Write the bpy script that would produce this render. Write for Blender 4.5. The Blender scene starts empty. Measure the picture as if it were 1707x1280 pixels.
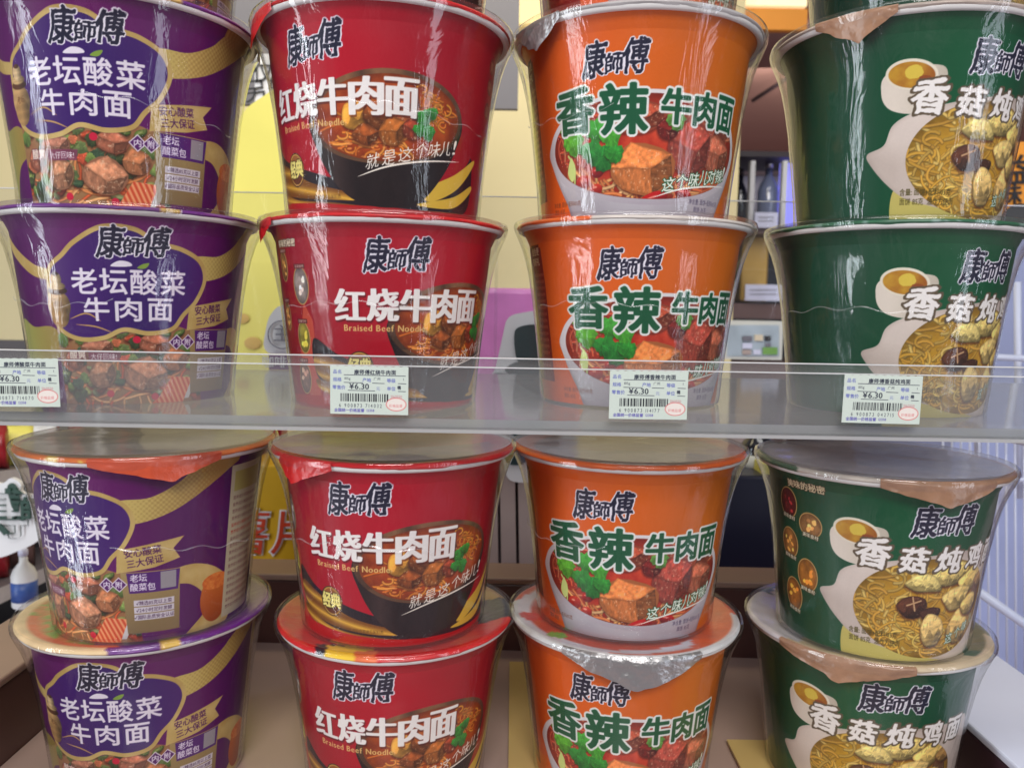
import bpy, bmesh, math, random
import numpy as np
from mathutils import Vector, Matrix
R = math.radians
scn = bpy.context.scene
COL = scn.collection
rng0 = random.Random(7)

# ------------------------------------------------------------------ camera
O = Vector((0, 0, 1.30))                    # camera position, everything else is measured from it
F_PX, CXP, CYP = 1330.0, 853.5, 640.0
PITCH, ROLL = R(5.2), R(1.0)
cd = bpy.data.cameras.new('camera'); cam = bpy.data.objects.new('camera', cd); COL.objects.link(cam)
cd.sensor_width = 36; cd.lens = 36 * F_PX / 1707; cd.clip_start = .02; cd.clip_end = 60
FWD = Vector((0, math.cos(PITCH), -math.sin(PITCH))); UP = Vector((0, math.sin(PITCH), math.cos(PITCH))); RI = Vector((1, 0, 0))
cr, sr = math.cos(ROLL), math.sin(ROLL)
Xc = RI * cr + UP * sr; Yc = UP * cr - RI * sr
m = Matrix((( Xc.x, Yc.x, -FWD.x, O.x), (Xc.y, Yc.y, -FWD.y, O.y), (Xc.z, Yc.z, -FWD.z, O.z), (0, 0, 0, 1)))
cam.matrix_world = m
cd.dof.use_dof = True; cd.dof.focus_distance = .44; cd.dof.aperture_fstop = 13
scn.camera = cam
def ray(px, py):
    x, y = px - CXP, py - CYP
    return FWD + Xc * (x / F_PX) - Yc * (y / F_PX)
def at(px, py, D):
    d = ray(px, py); return O + d * (D / d.y)
# ------------------------------------------------------------------ world and lamps
w = bpy.data.worlds.new('World'); scn.world = w; w.use_nodes = True
nt = w.node_tree; nt.nodes.clear()
wo = nt.nodes.new('ShaderNodeOutputWorld'); bg = nt.nodes.new('ShaderNodeBackground')
tc = nt.nodes.new('ShaderNodeTexCoord'); sp = nt.nodes.new('ShaderNodeSeparateXYZ')
mr = nt.nodes.new('ShaderNodeMapRange'); mr.inputs['From Min'].default_value = -1; mr.inputs['From Max'].default_value = 1
rp = nt.nodes.new('ShaderNodeValToRGB'); e = rp.color_ramp.elements
e[0].position = 0; e[0].color = (1.25, .95, 1.05, 1); e[1].position = 1; e[1].color = (.62, .62, .66, 1)
for p_, c_ in ((.32, (1.05, .80, .90, 1)), (.42, (.22, .18, .19, 1)), (.56, (.20, .19, .20, 1)), (.75, (.45, .45, .47, 1))):
    q = e.new(p_); q.color = c_
nz = nt.nodes.new('ShaderNodeTexNoise'); nz.inputs['Scale'].default_value = 3.2; nz.inputs['Detail'].default_value = 3
mm = nt.nodes.new('ShaderNodeMapRange'); mm.inputs['From Min'].default_value = .35; mm.inputs['From Max'].default_value = .68; mm.inputs['To Min'].default_value = .55; mm.inputs['To Max'].default_value = 1.7
vm = nt.nodes.new('ShaderNodeVectorMath'); vm.operation = 'SCALE'
L = nt.links.new
L(tc.outputs['Generated'], sp.inputs[0]); L(sp.outputs['Z'], mr.inputs['Value']); L(mr.outputs[0], rp.inputs[0])
L(tc.outputs['Generated'], nz.inputs['Vector']); L(nz.outputs[0], mm.inputs['Value'])
L(rp.outputs[0], vm.inputs[0]); L(mm.outputs[0], vm.inputs['Scale']); L(vm.outputs[0], bg.inputs['Color']); L(bg.outputs[0], wo.inputs[0])
bg.inputs['Strength'].default_value = .46
def area(name, loc, aim, sx, sy, power, col, spread=180):
    l = bpy.data.lights.new(name, 'AREA'); l.shape = 'RECTANGLE'; l.size = sx; l.size_y = sy; l.energy = power; l.color = col; l.spread = R(spread)
    o = bpy.data.objects.new(name, l); COL.objects.link(o); o.location = O + Vector(loc)
    d = Vector(aim) - Vector(loc); o.rotation_euler = d.to_track_quat('-Z', 'Y').to_euler(); return o
area('window_light', (-2.1, -.55, .1), (0, .5, 0), .32, 3.0, 56, (.86, .94, 1.0))
area('cabinet_light', (1.9, -1.0, .2), (0, .5, 0), .36, 2.6, 26, (.80, .88, 1.0))
area('front_ceiling_light', (.1, -1.5, 1.35), (0, .5, 0), 1.2, .7, 62, (1.0, .97, .95))
area('ceiling_light', (.1, -.2, 1.7), (0, .5, 0), 1.6, .6, 26, (1.0, .98, .96))
area('far_room_light', (1.0, 2.2, .55), (1.1, 3.2, .5), .8, .5, 9, (1.0, .9, .82))
area('back_room_light', (-.15, .95, .75), (-.25, 1.5, .1), .9, .25, 5, (1.0, .86, .55))
scn.view_settings.view_transform = 'Standard'; scn.view_settings.look = 'None'; scn.view_settings.gamma = 1
scn.view_settings.use_curve_mapping = False; scn.view_settings.exposure = -.68
scn.cycles.transparent_max_bounces = 40; scn.cycles.max_bounces = 10; scn.cycles.caustics_reflective = False; scn.cycles.caustics_refractive = False

# ------------------------------------------------------------------ materials
def lin(c):
    c = np.asarray(c, dtype=np.float32)
    return np.where(c <= .04045, c / 12.92, ((c + .055) / 1.055) ** 2.4)
def rgb(*c):                                # 0-255 sRGB -> linear
    return tuple(float(v) for v in lin(np.array(c) / 255.0))
def mat(name, col, rough=.5, metal=0, spec=.5, noise=0, nscale=40, bump=0, bscale=60, trans=0):
    m = bpy.data.materials.new(name); m.use_nodes = True; n = m.node_tree; b = n.nodes['Principled BSDF']
    b.inputs['Base Color'].default_value = (*col, 1); b.inputs['Roughness'].default_value = rough
    b.inputs['Metallic'].default_value = metal; b.inputs['Specular IOR Level'].default_value = spec
    t = n.nodes.new('ShaderNodeTexCoord')
    if noise:
        z = n.nodes.new('ShaderNodeTexNoise'); z.inputs['Scale'].default_value = nscale; z.inputs['Detail'].default_value = 4
        r = n.nodes.new('ShaderNodeValToRGB')
        r.color_ramp.elements[0].color = (*[c * (1 - noise) for c in col], 1); r.color_ramp.elements[1].color = (*[min(1, c * (1 + noise)) for c in col], 1)
        r.color_ramp.elements[0].position = .3; r.color_ramp.elements[1].position = .7
        n.links.new(t.outputs['Object'], z.inputs['Vector']); n.links.new(z.outputs[0], r.inputs[0]); n.links.new(r.outputs[0], b.inputs['Base Color'])
    if bump:
        z = n.nodes.new('ShaderNodeTexNoise'); z.inputs['Scale'].default_value = bscale; z.inputs['Detail'].default_value = 3
        k = n.nodes.new('ShaderNodeBump'); k.inputs['Strength'].default_value = bump; k.inputs['Distance'].default_value = .002
        n.links.new(t.outputs['Object'], z.inputs['Vector']); n.links.new(z.outputs[0], k.inputs['Height']); n.links.new(k.outputs[0], b.inputs['Normal'])
    return m
def mat_print(name, rough=.45, spec=.18, metal=0, bump=0):     # printed surface: colours carried by the mesh, paper fibre noise on top
    m = bpy.data.materials.new(name); m.use_nodes = True; n = m.node_tree; b = n.nodes['Principled BSDF']
    a = n.nodes.new('ShaderNodeAttribute'); a.attribute_name = 'ink'
    t = n.nodes.new('ShaderNodeTexCoord'); z = n.nodes.new('ShaderNodeTexNoise'); z.inputs['Scale'].default_value = 900; z.inputs['Detail'].default_value = 2
    r = n.nodes.new('ShaderNodeMapRange'); r.inputs['To Min'].default_value = .95; r.inputs['To Max'].default_value = 1.05
    v = n.nodes.new('ShaderNodeVectorMath'); v.operation = 'SCALE'
    n.links.new(t.outputs['Object'], z.inputs['Vector']); n.links.new(z.outputs[0], r.inputs['Value'])
    n.links.new(a.outputs['Color'], v.inputs[0]); n.links.new(r.outputs[0], v.inputs['Scale']); n.links.new(v.outputs[0], b.inputs['Base Color'])
    b.inputs['Roughness'].default_value = rough; b.inputs['Specular IOR Level'].default_value = spec; b.inputs['Metallic'].default_value = metal
    if bump:
        z2 = n.nodes.new('ShaderNodeTexNoise'); z2.inputs['Scale'].default_value = 90; z2.inputs['Detail'].default_value = 3
        k = n.nodes.new('ShaderNodeBump'); k.inputs['Strength'].default_value = bump; k.inputs['Distance'].default_value = .002
        n.links.new(t.outputs['Object'], z2.inputs['Vector']); n.links.new(z2.outputs[0], k.inputs['Height']); n.links.new(k.outputs[0], b.inputs['Normal'])
    return m
def mat_clear(name, tint=(1, 1, 1), veil=.03, veil_col=(.8, .8, .8), rough=.08, ior=1.45, bump=.0, bscale=(60, 60, 12), gloss=1.0):
    """clear film or acrylic: straight-through transparency, fresnel gloss, a little milky veil"""
    m = bpy.data.materials.new(name); m.use_nodes = True; n = m.node_tree; n.nodes.clear()
    out = n.nodes.new('ShaderNodeOutputMaterial'); tr = n.nodes.new('ShaderNodeBsdfTransparent'); tr.inputs[0].default_value = (*tint, 1)
    df = n.nodes.new('ShaderNodeBsdfDiffuse'); df.inputs[0].default_value = (*veil_col, 1)
    gl = n.nodes.new('ShaderNodeBsdfGlossy'); gl.inputs['Roughness'].default_value = rough
    lw = n.nodes.new('ShaderNodeLayerWeight'); lw.inputs['Blend'].default_value = .5; f0 = ((ior - 1) / (ior + 1)) ** 2
    pw = n.nodes.new('ShaderNodeMath'); pw.operation = 'POWER'; pw.inputs[1].default_value = 5; fr = n.nodes.new('ShaderNodeMath'); fr.operation = 'MULTIPLY_ADD'; fr.inputs[1].default_value = 1 - f0; fr.inputs[2].default_value = f0
    n.links.new(lw.outputs['Facing'], pw.inputs[0]); n.links.new(pw.outputs[0], fr.inputs[0])
    m1 = n.nodes.new('ShaderNodeMixShader'); m1.inputs[0].default_value = veil
    m2 = n.nodes.new('ShaderNodeMixShader'); mu = n.nodes.new('ShaderNodeMath'); mu.operation = 'MULTIPLY'; mu.inputs[1].default_value = gloss; mu.use_clamp = True
    l = n.links.new
    l(tr.outputs[0], m1.inputs[1]); l(df.outputs[0], m1.inputs[2]); l(m1.outputs[0], m2.inputs[1]); l(gl.outputs[0], m2.inputs[2])
    l(fr.outputs[0], mu.inputs[0]); l(mu.outputs[0], m2.inputs[0]); l(m2.outputs[0], out.inputs[0])
    if bump:
        t = n.nodes.new('ShaderNodeTexCoord'); mp = n.nodes.new('ShaderNodeMapping'); mp.inputs['Scale'].default_value = bscale
        z = n.nodes.new('ShaderNodeTexNoise'); z.inputs['Scale'].default_value = 1; z.inputs['Detail'].default_value = 4.5; z.inputs['Distortion'].default_value = .9
        k = n.nodes.new('ShaderNodeBump'); k.inputs['Strength'].default_value = bump; k.inputs['Distance'].default_value = .004
        l(t.outputs['Object'], mp.inputs[0]); l(mp.outputs[0], z.inputs['Vector']); l(z.outputs[0], k.inputs['Height'])
        l(k.outputs[0], gl.inputs['Normal']); l(k.outputs[0], lw.inputs['Normal'])
    return m
M = {}
M['print'] = mat_print('printed_paper')
M['lidprint'] = mat_print('printed_foil', .28, .6, .0, .5)
M['tag'] = mat_print('tag_paper', .6, .3)
M['rim'] = mat('white_rolled_paper', (.72, .70, .68), .5, noise=.05)
M['wrap'] = mat_clear('shrink_film', veil=.012, veil_col=(.8, .8, .85), rough=.085, ior=1.5, bump=.24, bscale=(75, 75, 14), gloss=1.2)
M['film'] = mat_clear('top_film_with_glare', veil=.34, veil_col=(.82, .82, .90), rough=.06, ior=1.5, bump=.05, bscale=(30, 30, 30), gloss=1.15)  # strong pale veil paints the grey glare of reflections over the lids
M['film_low'] = mat_clear('top_film_no_glare', veil=.05, veil_col=(.7, .7, .7), rough=.12, ior=1.45, bump=.1, bscale=(30, 30, 30), gloss=.7)  # same film with the painted glare nearly left out
M['crease'] = mat_clear('film_crease', veil=.14, veil_col=(.8, .8, .82), rough=.2, ior=1.6)
M['acryl'] = mat_clear('clear_acrylic', tint=(.95, .96, .96), veil=.065, veil_col=(.80, .78, .78), rough=.05, ior=1.45, gloss=1.1)
M['acryl_thin'] = mat_clear('clear_acrylic_panel', tint=(.97, .975, .98), veil=.03, veil_col=(.7, .7, .7), rough=.04, ior=1.4)
M['acryl_edge'] = mat_clear('polished_acrylic_edge', tint=(.8, .84, .84), veil=.62, veil_col=(.55, .54, .54), rough=.1)
M['foil'] = mat('silver_foil', (.62, .62, .64), .28, metal=.85, bump=.8, bscale=140)

M['edge_bright'] = mat('bright_acrylic_edge', (.62, .62, .62), .25, spec=.6)
M['table'] = mat('glossy_taupe_laminate', rgb(176, 150, 140), .22, noise=.08, nscale=6)
M['ledge'] = mat('dark_brown_laminate', rgb(84, 54, 50), .35, noise=.12, nscale=9); M['ledge_cap'] = mat('light_brown_laminate', rgb(150, 122, 108), .35, noise=.08, nscale=8)
M['maroon'] = mat('maroon_laminate', rgb(60, 34, 44), .4); M['pale'] = mat('pale_blue_laminate', rgb(222, 226, 244), .35, noise=.05, nscale=7)
M['cream_glossy'] = mat('cream_yellow', rgb(206, 176, 110), .3, noise=.06, nscale=12)
M['wall'] = mat('cream_wall', rgb(232, 216, 164), .6, noise=.05, nscale=2.5); M['mauve'] = mat('mauve_ceiling', rgb(160, 124, 114), .6, noise=.06, nscale=3); M['mauve_wall'] = mat('mauve_back_wall', rgb(140, 100, 92), .6, noise=.08, nscale=2)
M['dark'] = mat('dark_wood', rgb(48, 36, 40), .5, noise=.15, nscale=12); M['brown'] = mat('brown_shelf_wood', rgb(104, 76, 72), .5, noise=.12, nscale=10); M['navy'] = mat('navy_card', rgb(30, 32, 54), .35, noise=.12, nscale=9)
M['greyboard'] = mat('grey_board', rgb(108, 106, 112), .55, noise=.04, nscale=4); M['orange'] = mat('orange_panel', rgb(236, 152, 44), .5, noise=.06, nscale=8)
M['yellow'] = mat('yellow_board', rgb(232, 222, 112), .45, noise=.06, nscale=9); M['yellow_hole'] = mat('orange_spot', rgb(206, 170, 90), .5); M['mustard'] = mat('mustard_card', rgb(206, 160, 24), .4, noise=.08, nscale=12)
M['white'] = mat('white_board', rgb(224, 224, 226), .45, noise=.04, nscale=14); M['greyink'] = mat('grey_ink', rgb(110, 108, 120), .6); M['ink'] = mat('black_ink', rgb(26, 26, 30), .5); M['redink'] = mat('red_ink', rgb(190, 60, 30), .4)
M['purple'] = mat('purple_card', rgb(110, 50, 110), .4, noise=.1, nscale=20); M['redpack'] = mat('red_pack', rgb(150, 28, 40), .3, noise=.35, nscale=45, bump=.4); M['pink'] = mat('pink_film', rgb(214, 130, 196), .2, noise=.14, nscale=22, bump=.8, bscale=30)
M['teal_dark'] = mat('dark_teal_ink', rgb(34, 58, 62), .4); M['slat'] = mat('pale_slat', rgb(176, 158, 152), .5, noise=.08, nscale=15)
M['goldbox'] = mat('gold_card', rgb(190, 150, 70), .3, metal=.3, noise=.15, nscale=14); M['cardblue'] = mat('bluish_card', rgb(214, 216, 240), .5, noise=.03); M['whitecase'] = mat('white_case', rgb(214, 214, 206), .4, noise=.04, nscale=20); M['casewin'] = mat('case_inside', rgb(170, 184, 196), .3, noise=.15, nscale=30)
M['green'] = mat('green_packet', rgb(110, 160, 70), .5); M['greenpk'] = mat('green_pack', rgb(70, 120, 60), .4, noise=.3, nscale=50, bump=.4); M['cream'] = mat('cream_pack', rgb(220, 206, 180), .5)
M['fridge'] = mat('pale_fridge', rgb(168, 178, 222), .4, noise=.12, nscale=5); M['wirewhite'] = mat('white_wire', rgb(206, 212, 236), .35); M['rackgrey'] = mat('rack_grey', rgb(120, 112, 118), .5, noise=.1, nscale=20); M['railwhite'] = mat('price_rail_white', rgb(190, 186, 190), .5, noise=.08, nscale=42)
M['bluelab'] = mat('blue_label', rgb(60, 90, 160), .4, noise=.2, nscale=60); M['greenink'] = mat('dark_green_ink', rgb(30, 66, 54), .5); M['silver'] = mat('silver_cap', (.6, .6, .62), .3, metal=.8)
M['bottle_clear'] = mat('pale_glass', rgb(120, 130, 160), .1, spec=.8); M['bottle_dark'] = mat('dark_glass', rgb(24, 24, 34), .12, spec=.8)
def glow(name, col, st):
    m = bpy.data.materials.new(name); m.use_nodes = True; b = m.node_tree.nodes['Principled BSDF']; b.inputs['Base Color'].default_value = (*col, 1); b.inputs['Emission Color'].default_value = (*col, 1); b.inputs['Emission Strength'].default_value = st; return m
M['glow_cream'] = glow('lit_cove', (1, .86, .5), 1.0); M['glow_cream2'] = glow('lit_strip', (1, .80, .35), .6); M['glow_white'] = glow('lit_lamp', (1, .98, .92), .9); M['glow_blue'] = glow('blue_backlight', (.24, .24, .95), 1.5)

# ------------------------------------------------------------------ object helpers
def link(o, parent=None):
    COL.objects.link(o)
    if parent: o.parent = parent
    return o
def tag(o, label=None, cat=None, group=None, kind=None):
    for k, v in (('label', label), ('category', cat), ('group', group), ('kind', kind)):
        if v: o[k] = v
    return o
def empty(name, loc, rz=0):
    o = bpy.data.objects.new(name, None); o.empty_display_size = .03; o.location = loc; o.rotation_euler = (0, 0, rz); return link(o)
def mesh_np(name, V, Fq, mats, smooth=True, ink=None):
    me = bpy.data.meshes.new(name); V = np.asarray(V, np.float32); Fq = np.asarray(Fq, np.int32)
    me.vertices.add(len(V)); me.vertices.foreach_set('co', V.ravel())
    n, k = Fq.shape; me.loops.add(n * k); me.loops.foreach_set('vertex_index', Fq.ravel())
    me.polygons.add(n); me.polygons.foreach_set('loop_start', np.arange(0, n * k, k, dtype=np.int32))
    me.update(calc_edges=True)
    if smooth: me.polygons.foreach_set('use_smooth', np.ones(n, bool))
    if ink is not None:
        a = me.color_attributes.new('ink', 'FLOAT_COLOR', 'POINT')
        c = np.ones((len(V), 4), np.float32); c[:, :3] = ink; a.data.foreach_set('color', c.ravel())
    for q in mats: me.materials.append(q)
    return me
def grid_faces(nu, nv, closed=False):       # index = i*nv + j
    i = np.arange(nu if closed else nu - 1)[:, None]; j = np.arange(nv - 1)[None]
    a = i * nv + j; b = ((i + 1) % nu) * nv + j
    return np.stack([a, b, b + 1, a + 1], -1).reshape(-1, 4)
def lathe(name, prof, mats, n=96, ink=None, smooth=True):
    th = np.linspace(0, 2 * np.pi, n, endpoint=False); P = np.array(prof, float)
    V = np.stack([np.sin(th)[:, None] * P[None, :, 0], -np.cos(th)[:, None] * P[None, :, 0], np.broadcast_to(P[None, :, 1], (n, len(P)))], -1).reshape(-1, 3)
    return mesh_np(name, V, grid_faces(n, len(P), True), mats, smooth, ink)
class MB:
    def __init__(s): s.bm = bmesh.new()
    def box(s, a, b, bev=0, mi=0):
        a = Vector(a); b = Vector(b); c = (a + b) / 2; d = b - a
        r = bmesh.ops.create_cube(s.bm, size=1, matrix=Matrix.Translation(c) @ Matrix.Diagonal((abs(d.x), abs(d.y), abs(d.z), 1)))
        if bev:
            es = {e for v in r['verts'] for e in v.link_edges}
            bmesh.ops.bevel(s.bm, geom=list(es), offset=bev, segments=2, affect='EDGES', profile=.5)
        return s
    def prism(s, pts, n):                    # pts: 3D outline, n: thickness vector
        vs = [s.bm.verts.new(p) for p in pts]; f = s.bm.faces.new(vs)
        r = bmesh.ops.extrude_face_region(s.bm, geom=[f]); bmesh.ops.translate(s.bm, vec=n, verts=[v for v in r['geom'] if isinstance(v, bmesh.types.BMVert)])
        bmesh.ops.recalc_face_normals(s.bm, faces=s.bm.faces[:]); return s
    def tube(s, pts, r, seg=8):
        pts = [Vector(p) for p in pts]; rings = []
        for i, p in enumerate(pts):
            t = (pts[min(i + 1, len(pts) - 1)] - pts[max(i - 1, 0)]).normalized()
            a = t.orthogonal().normalized(); b = t.cross(a)
            if rings:
                a = (prev - t * prev.dot(t)).normalized(); b = t.cross(a)
            prev = a
            rings.append([s.bm.verts.new(p + (a * math.cos(k * 2 * math.pi / seg) + b * math.sin(k * 2 * math.pi / seg)) * r) for k in range(seg)])
        for A, B in zip(rings, rings[1:]):
            for k in range(seg): s.bm.faces.new((A[k], A[(k + 1) % seg], B[(k + 1) % seg], B[k])).smooth = True
        s.bm.faces.new(rings[0][::-1]); s.bm.faces.new(rings[-1]); return s
    def lathe(s, prof, c, n=40):
        c = Vector(c); rs = [[s.bm.verts.new(c + Vector((r * math.cos(2 * math.pi * k / n), r * math.sin(2 * math.pi * k / n), h))) for k in range(n)] for r, h in prof]
        for A, B in zip(rs, rs[1:]):
            for k in range(n): s.bm.faces.new((A[k], A[(k + 1) % n], B[(k + 1) % n], B[k])).smooth = True
        s.bm.faces.new(rs[0][::-1]); s.bm.faces.new(rs[-1]); return s
    def build(s, name, mats, parent=None, loc=None):
        me = bpy.data.meshes.new(name); s.bm.normal_update(); s.bm.to_mesh(me); s.bm.free()
        for q in (mats if isinstance(mats, (list, tuple)) else [mats]): me.materials.append(q)
        o = bpy.data.objects.new(name, me)
        if loc is not None: o.location = loc
        return link(o, parent)

# ------------------------------------------------------------------ print painter (a small raster canvas whose pixels become mesh colours)
_tabs = {}
def vnoise(x, y, seed):
    if seed not in _tabs: _tabs[seed] = np.random.default_rng(seed).random((128, 128)).astype(np.float32)
    T = _tabs[seed]; xi = np.floor(x).astype(int); yi = np.floor(y).astype(int); fx = x - xi; fy = y - yi
    fx = fx * fx * (3 - 2 * fx); fy = fy * fy * (3 - 2 * fy)
    a = T[yi % 128, xi % 128]; b = T[yi % 128, (xi + 1) % 128]; c = T[(yi + 1) % 128, xi % 128]; d = T[(yi + 1) % 128, (xi + 1) % 128]
    return (a * (1 - fx) + b * fx) * (1 - fy) + (c * (1 - fx) + d * fx) * fy
def fbm(x, y, s, seed, o=3):
    v = 0; a = .5; t = 0
    for k in range(o): v = v + a * vnoise(x / s, y / s, seed + k); t += a; a *= .5; s *= .5
    return v / t
_gl = {}
PXE = 112; PAD = 26
def glyph(ch):
    """rasterise one character of the built-in font to a mask (PXE pixels per em)"""
    if ch in _gl: return _gl[ch]
    c = bpy.data.curves.new('g', 'FONT'); c.body = ch; c.size = 1; c.resolution_u = 3
    o = bpy.data.objects.new('g', c); COL.objects.link(o); bpy.context.view_layer.update()
    me = o.to_mesh(); me.calc_loop_triangles()
    v = np.array([q.co[:2] for q in me.vertices], np.float32).reshape(-1, 2); T = np.array([t.vertices[:] for t in me.loop_triangles], int).reshape(-1, 3)
    o.to_mesh_clear(); bpy.data.objects.remove(o); bpy.data.curves.remove(c)
    if not len(T): _gl[ch] = None; return None
    x0, y0 = v.min(0); x1, y1 = v.max(0)
    W = int((x1 - x0) * PXE) + 2 * PAD + 1; Hh = int((y1 - y0) * PXE) + 2 * PAD + 1
    S = 2; m = np.zeros((Hh * S, W * S), bool); p = (v - (x0, y0)) * PXE * S + PAD * S
    for t in T:
        a, b, c2 = p[t]; xs0, ys0 = np.floor(np.minimum(np.minimum(a, b), c2)).astype(int); xs1, ys1 = np.ceil(np.maximum(np.maximum(a, b), c2)).astype(int) + 1
        Y, X = np.mgrid[ys0:ys1, xs0:xs1] + .5
        def ed(p, q): return (q[0] - p[0]) * (Y - p[1]) - (q[1] - p[1]) * (X - p[0])
        e1, e2, e3 = ed(a, b), ed(b, c2), ed(c2, a)
        m[ys0:ys1, xs0:xs1] |= ((e1 >= 0) & (e2 >= 0) & (e3 >= 0)) | ((e1 <= 0) & (e2 <= 0) & (e3 <= 0))
    g = m.reshape(Hh, S, W, S).mean((1, 3)).astype(np.float32)
    _gl[ch] = (g, (x0, y0, x1, y1)); return _gl[ch]
_dl = {}
def dilated(ch, bx, by, sl=0):
    k = (ch, round(bx, 4), round(by, 4), sl)
    if k in _dl: return _dl[k]
    g = glyph(ch)[0]; rx, ry = bx * PXE, by * PXE; o = g.copy()
    rx, ry = min(rx, PAD - 2), min(ry, PAD - 2)
    for dy in range(-int(ry), int(ry) + 1):
        w_ = rx * math.sqrt(max(0, 1 - (dy / max(ry, .01)) ** 2)) if ry >= 1 else rx
        sh = int(round(dy * sl))
        for dx in range(-int(w_), int(w_) + 1): np.maximum(o, np.roll(g, (dy, dx + sh), (0, 1)), out=o)
    _dl[k] = o; return o
def bil(g, x, y):
    H_, W_ = g.shape; x = np.clip(x, 0, W_ - 1.001); y = np.clip(y, 0, H_ - 1.001); xi = x.astype(int); yi = y.astype(int); fx = x - xi; fy = y - yi
    return (g[yi, xi] * (1 - fx) + g[yi, xi + 1] * fx) * (1 - fy) + (g[yi + 1, xi] * (1 - fx) + g[yi + 1, xi + 1] * fx) * fy
def smooth_closed(pts, n=10):
    P = np.array(pts, float); out = []
    N = len(P)
    for i in range(N):
        a, b, c, d = P[i - 1], P[i], P[(i + 1) % N], P[(i + 2) % N]
        for k in range(n):
            t = k / n; out.append(.5 * ((2 * b) + (c - a) * t + (2 * a - 5 * b + 4 * c - d) * t * t + (3 * b - a - 3 * c + d) * t ** 3))
    return np.array(out)
def smooth_open(pts, n=8):
    P = [2 * np.array(pts[0], float) - np.array(pts[1], float)] + [np.array(p, float) for p in pts] + [2 * np.array(pts[-1], float) - np.array(pts[-2], float)]; out = []
    for i in range(1, len(P) - 2):
        a, b, c, d = P[i - 1], P[i], P[i + 1], P[i + 2]
        for k in range(n):
            t = k / n; out.append(.5 * ((2 * b) + (c - a) * t + (2 * a - 5 * b + 4 * c - d) * t * t + (3 * b - a - 3 * c + d) * t ** 3))
    out.append(P[-2]); return np.array(out)
class Canvas:
    def __init__(s, u0, u1, v0, v1, res, base):
        s.u0, s.v0, s.res = u0, v0, res; s.nu = int(round((u1 - u0) / res)) + 1; s.nv = int(round((v1 - v0) / res)) + 1
        s.U = (u0 + np.arange(s.nu) * res).astype(np.float32); s.V = (v0 + np.arange(s.nv) * res).astype(np.float32)
        s.A = np.empty((s.nv, s.nu, 3), np.float32); s.A[:] = base
        s.clip = None
    def win(s, a, b, c, d):
        i0 = max(0, int((a - s.u0) / s.res) - 1); i1 = min(s.nu, int((b - s.u0) / s.res) + 3); j0 = max(0, int((c - s.v0) / s.res) - 1); j1 = min(s.nv, int((d - s.v0) / s.res) + 3)
        if i1 <= i0 or j1 <= j0: return None
        U, V = np.meshgrid(s.U[i0:i1], s.V[j0:j1]); return (slice(j0, j1), slice(i0, i1)), U, V
    def put(s, w_, al, col):
        if s.clip is not None: al = al * s.clip[w_]
        c = np.asarray(col, np.float32); s.A[w_] = s.A[w_] * (1 - al[..., None]) + c * al[..., None]
    def ell(s, cx, cy, a, b, col, rot=0, soft=.3, alpha=1, rough=0, seed=1):
        r = max(a, b) + soft + .5; q = s.win(cx - r, cx + r, cy - r, cy + r)
        if not q: return
        w_, U, V = q; x = U - cx; y = V - cy; c, n = math.cos(rot), math.sin(rot); X = (x * c + y * n) / a; Y = (-x * n + y * c) / b
        d = np.sqrt(X * X + Y * Y)
        if rough: d = d + rough * (fbm(U, V, min(a, b) * .8, seed) - .5)
        al = np.clip((1 - d) * min(a, b) / soft + .5, 0, 1) * alpha
        s.put(w_, al, col(X, Y, U, V) if callable(col) else col)
    def poly(s, pts, col, soft=.3, alpha=1, line=None, lw=1.2):
        P = np.asarray(pts, float); r = lw + .6; q = s.win(P[:, 0].min() - r, P[:, 0].max() + r, P[:, 1].min() - r, P[:, 1].max() + r)
        if not q: return
        w_, U, V = q; ins = np.zeros(U.shape, bool); D = np.full(U.shape, 1e9, np.float32); N = len(P)
        for i in range(N):
            x1, y1 = P[i]; x2, y2 = P[(i + 1) % N]
            if y1 != y2: ins ^= ((y1 > V) != (y2 > V)) & (U < (x2 - x1) * (V - y1) / (y2 - y1) + x1)
            dx, dy = x2 - x1, y2 - y1; L2 = dx * dx + dy * dy
            if L2 < 1e-9: continue
            t = np.clip(((U - x1) * dx + (V - y1) * dy) / L2, 0, 1); D = np.minimum(D, (U - x1 - t * dx) ** 2 + (V - y1 - t * dy) ** 2)
        D = np.sqrt(D) * np.where(ins, 1, -1)
        if col is not None: s.put(w_, np.clip(D / soft + .5, 0, 1) * alpha, col(D, U, V) if callable(col) else col)
        if line is not None: s.put(w_, np.clip((lw / 2 - np.abs(D)) / soft + .5, 0, 1), line(D, U, V) if callable(line) else line)
        return D
    def stroke(s, pts, wd, col, soft=.25, alpha=1, taper=False):
        P = np.asarray(pts, float); r = wd + .6; q = s.win(P[:, 0].min() - r, P[:, 0].max() + r, P[:, 1].min() - r, P[:, 1].max() + r)
        if not q: return
        w_, U, V = q; D = np.full(U.shape, 1e9, np.float32); N = len(P) - 1
        for i in range(N):
            x1, y1 = P[i]; dx, dy = P[i + 1] - P[i]; L2 = dx * dx + dy * dy + 1e-9
            t = np.clip(((U - x1) * dx + (V - y1) * dy) / L2, 0, 1); d = np.hypot(U - x1 - t * dx, V - y1 - t * dy)
            if taper: d = d + wd / 2 * (1 - np.sin(np.pi * np.clip((i + t + .3) / (N + .6), 0, 1)) ** .6)
            D = np.minimum(D, d)
        s.put(w_, np.clip((wd / 2 - D) / soft + .5, 0, 1) * alpha, col(D / (wd / 2), U, V) if callable(col) else col)
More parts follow.
